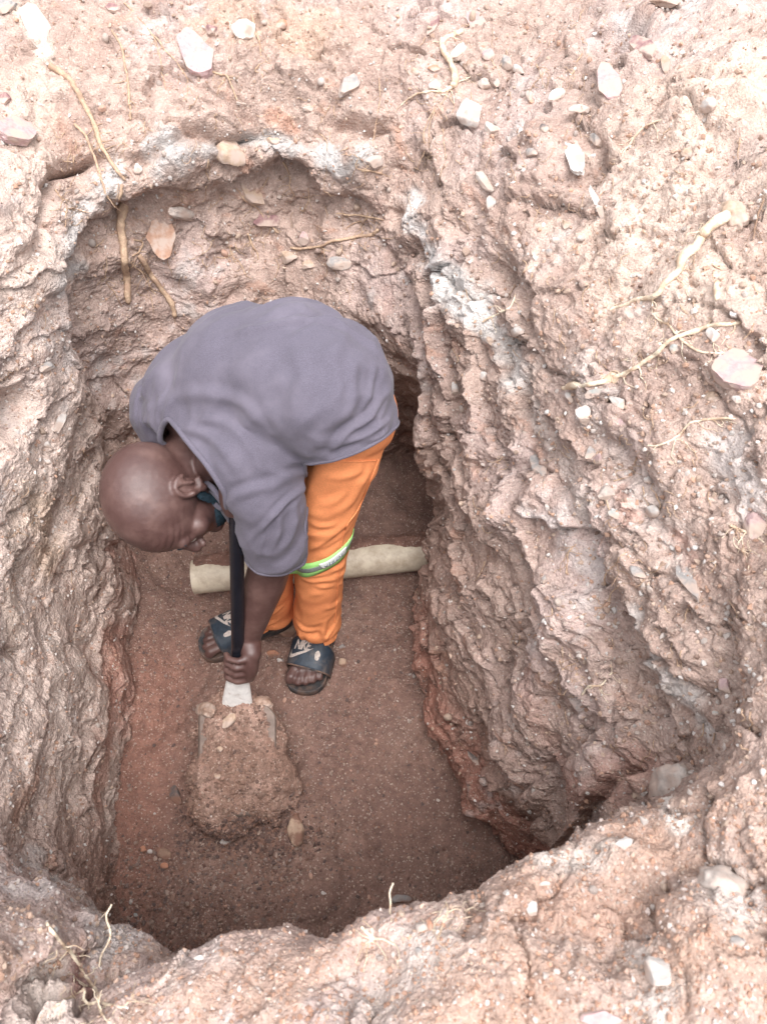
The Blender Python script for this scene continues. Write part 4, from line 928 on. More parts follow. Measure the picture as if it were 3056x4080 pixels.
# ================================================================== stones
def rock_mesh(name, sx, sy, sz, kind, seed, sub=4):
    """chipped rock: sphere clipped by random planes, then roughened"""
    r = np.random.default_rng(seed); V2, F2 = ICO[sub]; V2 = V2.copy()
    n = {'angular': 11, 'slab': 8, 'round': 3, 'clod': 0, 'shard': 9}[kind]
    if kind in ('slab', 'shard'):
        for s_ in (1, -1): d = V2 @ np.array([.04, .05, s_ * 1.0]); V2 -= np.outer(np.clip(d - .42, 0, 9), [0, 0, s_ * 1.0])
        for k in range(n):
            a = 2 * math.pi * (k + r.uniform(-.3, .3)) / n; nn = np.array([math.cos(a), math.sin(a), r.uniform(-.15, .15)]); d = V2 @ nn; V2 -= np.outer(np.clip(d - r.uniform(.55, .85), 0, 9), nn)
    else:
        for k in range(n):
            nn = r.normal(size=3); nn /= np.linalg.norm(nn); d = V2 @ nn; V2 -= np.outer(np.clip(d - r.uniform(.5, .8), 0, 9), nn)
    o_ = r.uniform(0, 50, 3); nz = V2 / (np.linalg.norm(V2, axis=1)[:, None] + 1e-9)
    amp = {'clod': .22, 'round': .08}.get(kind, .075)
    V2 = V2 + nz * (amp * perlin(V2 * 1.7 + o_) + amp * .5 * perlin(V2 * 4.5 + o_) + amp * .35 * perlin(V2 * 11 + o_))[:, None]
    V2 = V2 / np.abs(V2).max(0) * np.array([sx, sy, sz])
    return V2, F2
_stone_mats = {}
def stone_mat(c, c2):
    k = (c, c2)
    if k not in _stone_mats:
        _stone_mats[k] = simple_mat('stone', c, .85, .3, 130, .22, .6, .0016, col2=c2, c2s=30, c2lo=.40, c2hi=.60)
    return _stone_mats[k]
DUST = (.46, .36, .305); FD = (.20, .11, .08)
CO = dict(white=(.58, .55, .52), pale=(.46, .40, .36), grey=(.30, .285, .275), dark=(.13, .11, .105), pink=(.44, .31, .31), maroon=(.25, .14, .14),
          tan=(.44, .32, .235), brown=(.29, .19, .14), orange=(.45, .22, .14), green=(.36, .38, .36), terra=(.40, .24, .17))
def Z(k, x, y):
    return {'0': (x, y), 'a': (x * .9354, y * .9354), 'b': (1450 + x * .969, y * .969), 'c': (1450 + x * .969, 1250 + y * .969),
            'd': (1450 + x * .969, 2500 + y * .969), 'e': (x * .9656, 2900 + y * .9656), 'f': (650 + x * .664, 2050 + y * .664)}[k]
def stone(label, cat, x, y, w_, h_, rot, c, kind, name='stone', lift=.12, z='0', flat=None, group=None, mesh_sub=4, seed=None, dust=None):
    x, y = Z(z, x, y)
    q, n = at(x, y); d = depth_of(q)
    n = n * .75 + np.array([0, 0, .25]); n /= np.linalg.norm(n)
    a = math.radians(rot); vd = ray(x, y); vd = vd / np.linalg.norm(vd)
    scr = lambda r_, dn_: np.array([r_, -sp * dn_, -cp * dn_])
    def inplane(v):
        nv_ = n @ vd; nv_ = min(nv_, -.30); o_ = v - vd * (n @ v) / nv_; l_ = np.linalg.norm(o_); m_ = np.linalg.norm(v) * 1.6
        return o_ * min(1, m_ / l_)
    e1 = inplane(scr(math.cos(a), math.sin(a)) * w_ * .5 * d / FPX); e2 = inplane(scr(-math.sin(a), math.cos(a)) * h_ * .5 * d / FPX)
    sx, sy = np.linalg.norm(e1), np.linalg.norm(e2); sz = flat if flat is not None else min(w_, h_) * .5 * d / FPX * (.38 if kind in ('slab', 'shard') else .75)
    B = np.stack([e1 / sx, e2 / sy, n], 0)
    if np.linalg.det(B) < 0: B[1] *= -1
    V2, F2 = rock_mesh('r', sx, sy, sz, kind, seed or int(x * 7 + y), mesh_sub)
    me = MB().add(V2 @ B, F2).mesh(name, kind in ('round', 'clod'))
    if kind not in ('round', 'clod'): 
        try: me.set_sharp_from_angle(angle=math.radians(28)); me.polygons.foreach_set('use_smooth', np.full(len(me.polygons), True))
        except Exception: pass
    o = link(name, me, None, stone_mat(CO[c], dust or (FD if q[2] < .06 else DUST)), label=label, category=cat)
    o.location = q + n * sz * lift
    if group: o['group'] = group
    LAND.append((label, x, y, q))
    return o
LAND = []
SL = [
 ('pink shard with a pale worn face on the slope above the back wall', 'a', 842, 240, 210, 130, 58, 'pink', 'shard'),
 ('pink topped slab jutting in at the left edge', 'a', 70, 565, 170, 105, 12, 'pink', 'slab'),
 ('large pale smooth slab in the top left corner', 'a', 170, 140, 235, 125, 62, 'pale', 'slab'),
 ('rough white lump on the slope right of the pink shard', 'a', 1045, 130, 115, 85, 20, 'white', 'angular'),
 ('upright grey flake above the white crust near the back corner', 'a', 1490, 360, 120, 70, -55, 'grey', 'slab'),
 ('small purple chip near the top left of the slope', 'a', 480, 35, 70, 34, 5, 'maroon', 'slab'),
 ('small purple stone just right of the pink shard', 'a', 905, 132, 52, 40, 10, 'maroon', 'angular'),
 ('little orange stone below the top edge', 'a', 1197, 105, 48, 40, 15, 'orange', 'round'),
 ('triangular terracotta tile piece sticking out of the back wall', 'a', 690, 1020, 165, 120, 68, 'terra', 'slab'),
 ('crumbly pale lump above the terracotta tile piece', 'a', 790, 912, 135, 62, 8, 'pale', 'clod'),
 ('tan brick end slanting out of the back wall', 'a', 1070, 830, 130, 62, 38, 'tan', 'slab'),
 ('square tan block set in the white crust', 'a', 990, 655, 140, 110, 25, 'tan', 'angular'),
 ('flat maroon stone in the back wall', 'a', 1140, 940, 115, 62, 5, 'maroon', 'slab'),
 ('light square stone under the long straight root', 'a', 1232, 1095, 80, 62, 10, 'tan', 'angular'),
 ('flat oval grey stone low in the back wall', 'a', 1445, 1125, 105, 55, 5, 'grey', 'round'),
 ('tan stone between the light square stone and the grey oval', 'a', 1312, 1128, 62, 48, 20, 'tan', 'angular'),
 ('greyish pink stone above the long straight root', 'a', 1295, 1015, 55, 50, 60, 'pink', 'angular'),
 ('tiny white chip in the back wall left of the shirt', 'a', 597, 1312, 26, 13, -5, 'white', 'angular'),
 ('white knob beside the crust at the head of the long left root', 'a', 588, 722, 40, 38, 0, 'white', 'angular'),
 ('rounded tan stone sitting on the crust', 'a', 1165, 603, 55, 38, 10, 'tan', 'round'),
 ('thin flat grey stone under the brow of soil', 'a', 1035, 440, 58, 24, 8, 'grey', 'slab'),
 ('small pale stone right of the thin flat grey stone', 'a', 1314, 465, 46, 26, -8, 'pale', 'angular'),
 ('maroon stone at the left edge above the pink topped slab', 'a', 22, 425, 48, 44, 40, 'maroon', 'angular'),
 ('grey stone in the extreme top left corner', 'a', 36, 32, 90, 60, -20, 'grey', 'angular'),
 ('grey boulder chip at the corner of back and right walls', 'a', 1590, 690, 70, 55, 10, 'pale', 'angular'),
 ('slanting purple sliver of rock beside the bent white root', 'b', 282, 112, 118, 36, -62, 'maroon', 'slab'),
 ('pink and white shard against the brow at the top', 'b', 465, 92, 110, 75, 50, 'pink', 'shard'),
 ('pale flake just right of the bent white root', 'b', 385, 217, 88, 46, -50, 'white', 'shard'),
 ('round pinkish stone right of the pale flake', 'b', 512, 232, 56, 50, 0, 'pink', 'round'),
 ('grey stone left of a pair of pale chips under the top brow', 'b', 588, 270, 66, 58, 40, 'grey', 'angular'),
 ('pale chip right of the grey stone under the top brow', 'b', 638, 290, 62, 42, 5, 'white', 'angular'),
 ('large pale pink shard with a purple rim on the right bank', 'b', 1000, 345, 165, 105, 70, 'pink', 'shard'),
 ('flat maroon stone high on the right bank', 'b', 1150, 200, 120, 66, 18, 'maroon', 'slab'),
 ('upright tan stone right of the flat maroon stone', 'b', 1240, 262, 85, 40, 85, 'tan', 'slab'),
 ('slanted white stone left of the large pink shard', 'b', 790, 400, 82, 52, -35, 'white', 'angular'),
 ('blocky white rock with broken faces below the roots', 'b', 440, 470, 112, 104, 15, 'white', 'angular'),
 ('pale square stone below the blocky white rock', 'b', 526, 540, 76, 66, 20, 'pale', 'angular'),
 ('long pale stone lying level under the large pink shard', 'b', 886, 455, 98, 44, 0, 'pale', 'angular'),
 ('grey white oblong stone slanting on the ledge', 'b', 495, 745, 118, 54, 42, 'pale', 'angular'),
 ('tall white and grey splinter on the bank', 'b', 865, 642, 155, 76, 72, 'white', 'shard'),
 ('long thin pale sliver lying down the bank', 'b', 965, 850, 235, 30, 66, 'white', 'slab'),
 ('white and grey stone on the far right slope', 'b', 1420, 440, 84, 58, -62, 'white', 'angular'),
 ('small white stone just above the white and grey one', 'b', 1442, 384, 38, 30, 0, 'white', 'round'),
 ('low tan clod in the middle of the right slope', 'b', 1330, 630, 66, 42, 15, 'tan', 'clod'),
 ('brown grey stone at the head of the thick white root', 'b', 1520, 880, 138, 118, 30, 'tan', 'clod'),
 ('small tan pebble on the smooth part of the bank', 'b', 830, 926, 42, 36, 0, 'tan', 'angular'),
 ('small white pebble of the pair on the bank edge', 'b', 790, 990, 34, 24, 15, 'white', 'round'),
 ('grey pebble below the small white pebble', 'b', 764, 1040, 30, 28, 15, 'grey', 'round'),
 ('white chip left of the thick white root', 'b', 1315, 880, 28, 26, 40, 'white', 'angular'),
 ('grey stone partly sunk near the middle of the bank', 'b', 960, 582, 70, 56, 10, 'grey', 'angular'),
 ('upright white stone below the slanting oblong stone', 'b', 530, 850, 88, 46, 72, 'white', 'angular'),
 ('lone pebble on bare soil of the right slope', 'b', 1196, 770, 25, 22, 0, 'pale', 'angular'),
 ('tiny bright pebble on the slope above the knobbly root', 'b', 1135, 1137, 26, 24, 0, 'white', 'angular'),
 ('brown stone cut off by the top edge', 'b', 1240, 12, 140, 56, 5, 'brown', 'angular'),
 ('white stone just below the bend of the white root', 'b', 292, 355, 54, 34, -5, 'white', 'angular'),
 ('squarish pale stone above the blocky white rock', 'b', 495, 355, 56, 54, 0, 'pale', 'angular'),
 ('upright pale chip right of the squarish pale stone', 'b', 682, 395, 50, 30, 85, 'pale', 'angular'),
 ('pale grey pebble beside the squarish pale stone', 'b', 545, 345, 46, 34, 60, 'pale', 'angular'),
 ('reddish stone below the bent white root', 'b', 290, 285, 58, 34, 5, 'orange', 'angular'),
 ('round brown clod right of the bent white root', 'b', 435, 270, 62, 56, 0, 'brown', 'clod'),
 ('tan clod left of the bent white root', 'b', 208, 295, 44, 40, 0, 'tan', 'clod'),
 ('dark cobble in the hollow of the bank', 'b', 740, 530, 44, 34, 20, 'dark', 'round'),
 ('grey cobble left of the tall splinter', 'b', 690, 632, 46, 38, 0, 'grey', 'round'),
 ('broad pinkish slab at the right edge under a thin root', 'c', 1540, 242, 220, 150, 10, 'pink', 'slab'),
 ('white stone above the broad pinkish slab', 'c', 1432, 90, 58, 50, 60, 'white', 'angular'),
 ('white stone at the head of the grey shelf', 'c', 640, 72, 66, 46, 5, 'white', 'angular'),
 ('white three-cornered stone under the knobbly root', 'c', 905, 420, 84, 66, 70, 'white', 'angular'),
 ('white and grey stone lodged in a hole of the wall', 'c', 500, 258, 56, 40, 40, 'white', 'angular'),
 ('white stone on the lip of the right wall', 'c', 375, 310, 66, 30, 78, 'white', 'round'),
 ('smaller pebble under the white one on the wall lip', 'c', 402, 392, 30, 22, 85, 'pale', 'round'),
 ('greenish white stone under the knob of the root', 'c', 845, 345, 46, 30, 70, 'white', 'angular'),
 ('dark grey pink slab leaning in the right wall', 'c', 722, 632, 120, 74, 66, 'grey', 'slab'),
 ('pale stone with a pink cap on the right wall', 'c', 960, 598, 62, 40, 80, 'pink', 'angular'),
 ('grey stone above the pink capped one', 'c', 930, 575, 62, 40, -50, 'grey', 'angular'),
 ('white pebble in the dark soil right of the pink capped one', 'c', 1165, 684, 36, 30, 60, 'white', 'angular'),
 ('pale square stone half way down the right wall', 'c', 1000, 742, 74, 66, 30, 'pale', 'angular'),
 ('grey green stone below the pale square one', 'c', 1028, 822, 52, 44, 60, 'green', 'angular'),
 ('white rounded lump with a brown cleft', 'c', 1190, 812, 64, 52, 30, 'white', 'round'),
 ('grey stone at the upper end of a row of three', 'c', 1125, 1065, 82, 46, 40, 'grey', 'angular'),
 ('slim upright pebble in the row of three', 'c', 1150, 1122, 46, 24, 84, 'pale', 'round'),
 ('lower right pebble of the row of three', 'c', 1176, 1132, 40, 24, 70, 'pale', 'round'),
 ('long grey flake overhanging a dark gap', 'c', 1335, 1105, 160, 62, 54, 'grey', 'slab'),
 ('big pale pink stone at the right edge', 'c', 1595, 862, 130, 100, 80, 'pink', 'angular'),
 ('green grey stone under the knobbly root end', 'c', 945, 328, 92, 36, -20, 'green', 'slab'),
 ('tan clod below the broad pinkish slab', 'c', 1430, 338, 74, 56, 0, 'tan', 'clod'),
 ('white pebble right of the tan clod', 'c', 1532, 355, 40, 32, 10, 'white', 'angular'),
 ('grey speckled pebble low in the right wall', 'c', 740, 1092, 36, 26, 90, 'grey', 'angular'),
 ('bluish stone beside the root near the slab', 'c', 1278, 145, 40, 40, 0, 'green', 'round'),
 ('white shelf stone at the bank edge', 'c', 1040, 370, 96, 60, 30, 'white', 'angular'),
 ('rusty stone at the foot of the shelf stone', 'c', 1062, 455, 60, 40, 80, 'pink', 'angular'),
 ('dark shale flake poking from the lower right wall', 'd', 452, 542, 80, 26, 55, 'dark', 'slab'),
 ('pale corner stone above the near notch', 'd', 1440, 350, 36, 24, 20, 'green', 'angular'),
 ('pink and white stone in the near right rim', 'd', 1488, 240, 82, 60, 80, 'pink', 'angular'),
 ('white angular stone alone on the near rim', 'd', 688, 1157, 66, 56, 65, 'white', 'angular'),
 ('large white grey rock in the lower right foreground', 'd', 1225, 1430, 150, 125, 40, 'white', 'angular'),
 ('pink and white slab cut off by the bottom edge', 'd', 985, 1608, 190, 70, 5, 'pink', 'slab'),
 ('grey stone lying on the near edge of the pit', 'd', 150, 1118, 96, 38, 5, 'grey', 'round'),
 ('white stone in the red soil of the near right rim', 'd', 1075, 890, 86, 50, -10, 'white', 'angular'),
 ('white sliver lying over the near rim', 'd', 1140, 690, 66, 18, -25, 'white', 'slab'),
 ('round pale stone left of an orange brown one', 'd', 238, 1236, 52, 46, 0, 'pale', 'round'),
 ('orange brown oblong stone on the near rim', 'd', 276, 1228, 62, 34, 75, 'orange', 'angular'),
 ('white chip on the crest of the near rim', 'd', 745, 1054, 50, 20, -8, 'white', 'angular'),
 ('white chip left of the crest chip', 'd', 590, 1094, 38, 24, -10, 'white', 'angular'),
 ('pale stone below the two white chips', 'd', 490, 1142, 34, 28, 0, 'pale', 'angular'),
 ('huge pale clod at the lower right edge', 'd', 1480, 1040, 230, 150, 25, 'pale', 'clod'),
 ('grey stone at the bottom right of the rim', 'd', 1530, 1290, 70, 50, 0, 'grey', 'angular'),
 ('grey pebble left of the orange brown stone', 'd', 228, 1335, 36, 42, 0, 'grey', 'angular'),
 ('white stone on the floor below the loaded shovel', 'e', 935, 470, 48, 40, 10, 'white', 'angular'),
 ('large flat tan oval stone on the floor', 'e', 1222, 420, 138, 70, 88, 'tan', 'round'),
 ('dark grey stone on the floor left of the shovel', 'e', 725, 278, 84, 46, 70, 'dark', 'round'),
 ('small white pebble near the left side of the floor', 'e', 620, 513, 24, 24, 0, 'white', 'round'),
 ('reddish pebble touching the small white one', 'e', 593, 503, 32, 30, 0, 'orange', 'round'),
 ('flat brown stone right of the small white pebble', 'e', 680, 522, 62, 48, 20, 'brown', 'round'),
 ('red brown pebble below the flat brown stone', 'e', 680, 572, 34, 30, 0, 'orange', 'round'),
 ('bluish white pebble in the bare near part of the floor', 'e', 1336, 684, 23, 23, 0, 'white', 'round'),
 ('white chip in the shade of the near edge', 'e', 824, 950, 46, 26, -15, 'white', 'angular'),
 ('tiny white pebble on the floor by the red left wall', 'e', 638, 355, 13, 12, 0, 'white', 'round'),
 ('grey green pebble on the floor near the left corner', 'e', 562, 774, 20, 18, 0, 'green', 'round'),
 ('orange stone on the floor between the sandals', 'f', 660, 835, 52, 32, 10, 'orange', 'angular'),
 ('whitish chip left of the nearer sandal', 'f', 706, 880, 32, 22, 0, 'white', 'angular'),
 ('grey chip on the floor right of the nearer trouser cuff', 'f', 1080, 796, 32, 28, 0, 'grey', 'angular'),
 ('tan flat pebble right of the nearer sandal strap', 'f', 1080, 892, 33, 36, 0, 'tan', 'angular'),
 ('pebble on the floor between the pipe and the right wall', 'f', 1215, 582, 28, 28, 0, 'brown', 'angular'),
 ('brown slab on the floor behind the orange stone', 'f', 742, 702, 84, 56, 15, 'brown', 'slab'),
 ('broad pale lump on the upper left of the shovel load', '0', 815, 2825, 105, 72, -15, 'brown', 'clod'),
 ('pale wedge shaped stone in the middle of the shovel load', '0', 912, 2868, 88, 50, -48, 'tan', 'angular'),
 ('brown clod on the upper right of the shovel load', '0', 1050, 2800, 84, 62, 10, 'brown', 'clod'),
 ('small light stone low on the shovel load', '0', 868, 3092, 26, 24, 0, 'tan', 'round'),
 ('small pale stone centred on the shovel load', '0', 878, 2985, 26, 26, 0, 'tan', 'round'),
 ('white flake pressed in the left wall', '0', 238, 1682, 94, 34, -68, 'white', 'slab'),
 ('upper white crumb below the left wall flake', '0', 191, 1772, 40, 28, 40, 'white', 'angular'),
 ('lower white crumb below the left wall flake', '0', 189, 1840, 38, 26, 60, 'white', 'angular'),
 ('crusted lump standing up beside the notch of the near rim', '0', 2665, 3150, 230, 190, 75, 'pale', 'clod'),
 ('grey lump high in the left wall', '0', 185, 1460, 66, 42, -20, 'grey', 'angular'),
]
for r_ in SL:
    lab, zz_, x, y, w_, h_, rot, c, kd = r_
    stone(lab, 'clod' if kd == 'clod' else 'stone', x, y, w_, h_, rot, c, kd, 'clod' if kd == 'clod' else 'stone', z=zz_, lift=.30 if kd != 'clod' else -.2)

# medium unnamed stones of the banks and of the floor: each its own object
protos = {}
for kd in ('angular', 'round', 'clod'):
    for k in range(4):
        V2, F2 = rock_mesh('r', 1, .8, .62, kd, 900 + k, 2)
        for c in ('pale', 'tan', 'grey', 'brown', 'white', 'orange'):
            me = MB().add(V2, F2).mesh('small_stone', kd != 'angular'); me.materials.append(stone_mat(CO[c], DUST)); protos[(kd, k, c)] = me
_cut = (' on ', ' in ', ' at ', ' above ', ' below ', ' beside ', ' right of ', ' left of ', ' between ', ' just ', ' under ', ' of the ', ' from ', ' near ', ' against ', ' lying ', ' sitting ', ' stuck ', ' high ', ' low ', ' touching ', ' along', ' lodged ', ' set ', ' partly ', ' over ', ' poking ', ' sticking ', ' slanting ', ' jutting ', ' half ', ' alone', ' cut ', ' pressed ', ' leaning ', ' standing ', ' overhanging ')
def _short(l):
    for c_ in _cut:
        if c_ in l: l = l.split(c_)[0]
    return ' '.join(l.split()[:7])
_used = set()
def near_label(x, y, q, px_, kd, c, noun):
    sh_ = [(_short(l), lx, ly) for l, lx, ly, lq in LAND if abs(lq[2] - q[2]) < .45]; cntd = {}
    for s_, _, _ in sh_: cntd[s_] = cntd.get(s_, 0) + 1
    sh_ = sorted([(math.hypot(lx - x, ly - y), s_, lx, ly) for s_, lx, ly in sh_ if cntd[s_] == 1 and len(s_.split()) >= 2])
    size = 'tiny' if px_ < 16 else ('small' if px_ < 26 else 'fist like' if px_ > 60 else 'middling')
    shp = {'angular': 'chipped', 'round': 'rounded', 'clod': 'lumpy'}[kd]
    for d_, s_, lx, ly in sh_:
        dx, dy = x - lx, y - ly
        dr = ('left of' if dx < 0 else 'right of') if abs(dx) > 2 * abs(dy) else (('above' if dy < 0 else 'below') if abs(dy) > 2 * abs(dx) else (('above' if dy < 0 else 'below') + ' and ' + ('left of' if dx < 0 else 'right of')))
        l = f'{size} {shp} {c} {noun} {dr} the {s_}'
        if l not in _used and len(l.split()) <= 16: _used.add(l); return l
    return f'{size} {shp} {c} {noun} by the pit'
r = np.random.default_rng(21); cnt = 0
FLOORZ = .07
zones = [((1560, 3050), (20, 1500), 'small stone stuck in the pale soil of the right bank', 'small stones of the right bank', 62, (16, 42)),
         ((20, 1500), (10, 620), 'small stone in the slope above the back wall', 'small stones above the back wall', 26, (14, 36)),
         ((450, 1560), (720, 1200), 'small stone lodged in the back wall', 'small stones in the back wall', 22, (14, 34)),
         ((1750, 2900), (1500, 3000), 'small stone lodged in the right wall', 'small stones in the right wall', 52, (14, 38)),
         ((1500, 3050), (3450, 4070), 'small stone in the crumbly near rim', 'small stones of the near rim', 30, (16, 44)),
         ((10, 420), (700, 3300), 'small stone lodged in the left wall', 'small stones in the left wall', 28, (12, 32)),
         ((500, 1900), (2500, 3700), 'pebble lying on the damp pit floor', 'pebbles on the pit floor', 60, (10, 26))]
for (xr, yr, lab, grp, n_, sr) in zones:
    k = 0; tries = 0
    while k < n_ and tries < 2000:
        tries += 1
        x, y = r.uniform(*xr), r.uniform(*yr); q, nn = at(x, y)
        isf = q[2] < FLOORZ
        if ('floor' in lab) != isf or (xr[0] == 1500 and q[1] > .35): continue
        px_ = sr[0] + (sr[1] - sr[0]) * r.random() ** 2.2; rad = px_ * .5 * depth_of(q) / FPX
        kd = r.choice(['angular', 'round', 'clod'], p=[.5, .3, .2]); c = r.choice(['pale', 'tan', 'grey', 'brown', 'white', 'orange'], p=[.22, .34, .12, .20, .05, .07] if not isf else [.06, .24, .14, .34, .06, .16])
        o = bpy.data.objects.new('small_stone', protos[(kd, int(r.integers(4)), c)]); C.objects.link(o)
        o.location = q + nn * rad * .42; o.scale = (rad * r.uniform(.9, 1.35),) * 3; o.rotation_euler = r.uniform(0, 6.28, 3)
        o['label'] = near_label(x, y, q, px_, kd, c, 'pebble' if isf else 'stone'); o['category'] = 'stone' if 'pebble' not in lab else 'pebble'; o['group'] = grp; k += 1

# fine gravel: uncountable, one object per surface
def gravel(name, xr, yr, n_, rr, floor, lab, cols, seed, ok=None):
    r = np.random.default_rng(seed); Vb, Fb = ICO[1]; Fb = np.array(Fb); Vs = []; Fs = []; Cs = []; k = 0; t = 0
    while k < n_ and t < n_ * 4:
        t += 1; x, y = r.uniform(*xr), r.uniform(*yr)
        if ok and not ok(x, y, r): continue
        q, nn = at(x, y)
        if floor is not None and (q[2] < FLOORZ) != floor: continue
        if floor is None and not (.06 < q[2] < .3 and abs(q[0] - b1[0]) < .13): continue
        s_ = rr[0] + (rr[1] - rr[0]) * r.random() ** 3.2; v = Vb * (1 + .25 * r.normal(size=(len(Vb), 1))) * s_ * r.uniform(.65, 1.3, 3)
        v = v @ np.array(Euler(r.uniform(0, 6.28, 3)).to_matrix()) + q + nn * s_ * .25
        Vs.append(v); Fs.append(Fb + k * len(Vb)); c = np.array(cols[int(r.integers(len(cols)))]) * r.uniform(.75, 1.2); Cs.append(np.repeat(c[None], len(Vb), 0)); k += 1
    me = np_mesh(name, np.concatenate(Vs), np.concatenate(Fs), np.clip(np.concatenate(Cs), 0, .8), False)
    link(name, me, None, M_grav, kind='stuff', label=lab, category='gravel')
m, t, b, N, L = nodemat('gravel_grain'); atn = N.new('ShaderNodeAttribute'); atn.attribute_name = 'Col'; L.new(atn.outputs['Color'], b.inputs['Base Color']); b.inputs['Roughness'].default_value = .8; M_grav = m
fc = [(.20, .11, .085), (.16, .09, .07), (.26, .14, .10), (.12, .08, .07), (.27, .17, .13), (.30, .22, .18), (.19, .135, .115), (.22, .125, .095)]
gravel('floor_gravel', (420, 2250), (2150, 3900), 6500, (.0011, .0042), True, 'red brown gravel scattered over the pit floor', fc, 31, lambda x, y, r: r.random() < .35 + .65 * (.5 + .5 * math.sin(x * .006 + 1) * math.cos(y * .004)))
gravel('corner_gravel', (480, 1200), (3350, 3850), 1500, (.0016, .0055), True, 'coarser gravel gathered in the near left of the pit floor', fc, 32)
wc = [(.44, .33, .26), (.36, .25, .19), (.50, .44, .40), (.28, .19, .15), (.56, .52, .49), (.40, .25, .18)]
gravel('bank_gravel', (1550, 3056), (0, 3300), 7000, (.0008, .0042), False, 'crumbs of dry soil and grit on the right bank', wc, 33)
gravel('slope_gravel', (0, 1560), (0, 1500), 3200, (.0009, .0040), False, 'crumbs of dry soil and grit on the back slope', wc, 34)
gravel('wall_gravel', (0, 560), (1200, 3900), 3500, (.0008, .0036), False, 'grit clinging to the left wall', wc, 35)
gravel('rim_gravel', (420, 3056), (3200, 4080), 5200, (.0006, .0026), False, 'grit on the near rim', [(.46, .33, .26), (.36, .22, .16), (.52, .44, .40), (.40, .24, .17)], 36)
gravel('heap_gravel', (740, 1140), (2760, 3260), 1500, (.0010, .0050), None, 'grit and crumbs in the soil on the shovel', [(.26, .17, .13), (.20, .12, .09), (.24, .15, .115), (.16, .10, .08)], 38)
# clods thrown round the shovel cut
gravel('loose_clods', (700, 1350), (3050, 3420), 1600, (.0015, .0052), True, 'dark loose crumbs where the shovel has cut the floor', [(.13, .08, .065), (.10, .06, .05), (.20, .11, .08)], 37, lambda x, y, r: r.random() < math.exp(-((x - 960) / 230) ** 2 - ((y - 3290) / 110) ** 2))

# ================================================================== roots
def root_mat(name, c, c2): return simple_mat(name, c, .85, .25, 260, .3, .9, .0015, col2=c2, c2s=55, c2lo=.42, c2hi=.62)
MR = {'w': root_mat('pale_root', (.72, .62, .48), (.52, .38, .27)), 't': root_mat('tan_root', (.50, .36, .25), (.36, .24, .17)), 'd': root_mat('brown_root', (.36, .24, .17), (.26, .17, .12))}
def root_pts(z, pts, lift, air):
    P_ = [Z(z, x, y) for x, y in pts]; H = [at(x, y) for x, y in P_]; out = []
    da = [depth_of(h[0]) for h in H]
    dref = None if air is None else min(da)
    sg_ = np.random.default_rng(int(P_[0][0]))
    for k, ((x, y), (q, n)) in enumerate(zip(P_, H)):
        if dref is not None: out.append(pd(x, y, min(da[k], dref + .02) if air else da[k] - .002))
        else:
            dm = float(np.median(da[max(0, k - 2):k + 3])); dk = min(max(da[k], dm - .03), dm + .03)
            out.append(pd(x, y, dk) + n * lift)
    return out
def root(label, z, pts, w0, w1, mat='w', branches=(), lift=1.15, air=None, knobs=(), group=None):
    me = MB()
    def one(pts, w0, w1, seed):
        P_ = root_pts(z, pts, 0, air); d_ = np.mean([depth_of(q) for q in P_]); r0, r1 = w0 * .5 * d_ / FPX, w1 * .5 * d_ / FPX
        P2 = smooth_path(P_, 9); n_ = len(P2); rr = np.linspace(r0, r1, n_)
        jit_ = np.stack([perlin(P2 * 30 + 3 * seed), perlin(P2 * 30 + 9), perlin(P2 * 30 + 19)], 1) * .0030 + np.stack([perlin(P2 * 110), perlin(P2 * 110 + 9), perlin(P2 * 110 + 19)], 1) * .0010
        # ride on top of the soil
        for k in range(n_):
            dd_ = Vector(P2[k] - np.array([0, 0, CAM_H])); ln = dd_.length; h_ = bvh.ray_cast(CAMV, dd_.normalized())
            if h_[0] is not None and air is None and h_[3] < ln + rr[k]: P2[k] = np.array(h_[0]) - np.array(dd_.normalized()) * rr[k] * lift
        P2 = (np.roll(P2, 1, 0) + P2 + np.roll(P2, -1, 0)) / 3 * np.array([[0]] + [[1]] * (n_ - 2) + [[0]]) + P2 * np.array([[1]] + [[0]] * (n_ - 2) + [[1]])
        P2 = P2 + jit_
        rr = rr * (1 + .22 * perlin(P2 * 55 + 5) + .12 * perlin(P2 * 140))
        for kx, amt in knobs:
            rr += rr[0] * amt * np.exp(-((np.arange(n_) / n_ - kx) / .035) ** 2)
        rr[-1] *= .5
        if n_ > 12 and air is None:
            rs_ = np.random.default_rng(int(abs(P_[0][0]) * 1e4) + seed)
            for kk in rs_.integers(3, n_ - 2, 4 + n_ // 14):
                q_ = [P2[kk]]; a_ = rs_.uniform(0, 6.28)
                for _s in range(5):
                    a_ += rs_.normal() * .5; nx = q_[-1] + (np.array([1, 0, 0]) * math.cos(a_) + np.array([0, -sp, -cp]) * (math.sin(a_) + .3)) * rs_.uniform(.003, .008)
                    dd_ = Vector(nx - np.array([0, 0, CAM_H])); h_ = bvh.ray_cast(CAMV, dd_.normalized())
                    if h_[0] is not None and abs(h_[3] - dd_.length) < .015: nx = np.array(h_[0]) - np.array(dd_.normalized()) * .0012
                    q_.append(nx)
                q_ = smooth_path(q_, 3); me.add(*tube(q_, np.linspace(min(.0013, rr[kk] * .5), .0004, len(q_)), 5))
        me.add(*tube(P2, np.maximum(rr, .0005), 10))
    one(pts, w0, w1, 1)
    for k, (bp_, a, b) in enumerate(branches): one(bp_, a, b, 5 + k)
    o = link('root', me.mesh('root'), None, MR[mat], label=label, category='root')
    if group: o['group'] = group
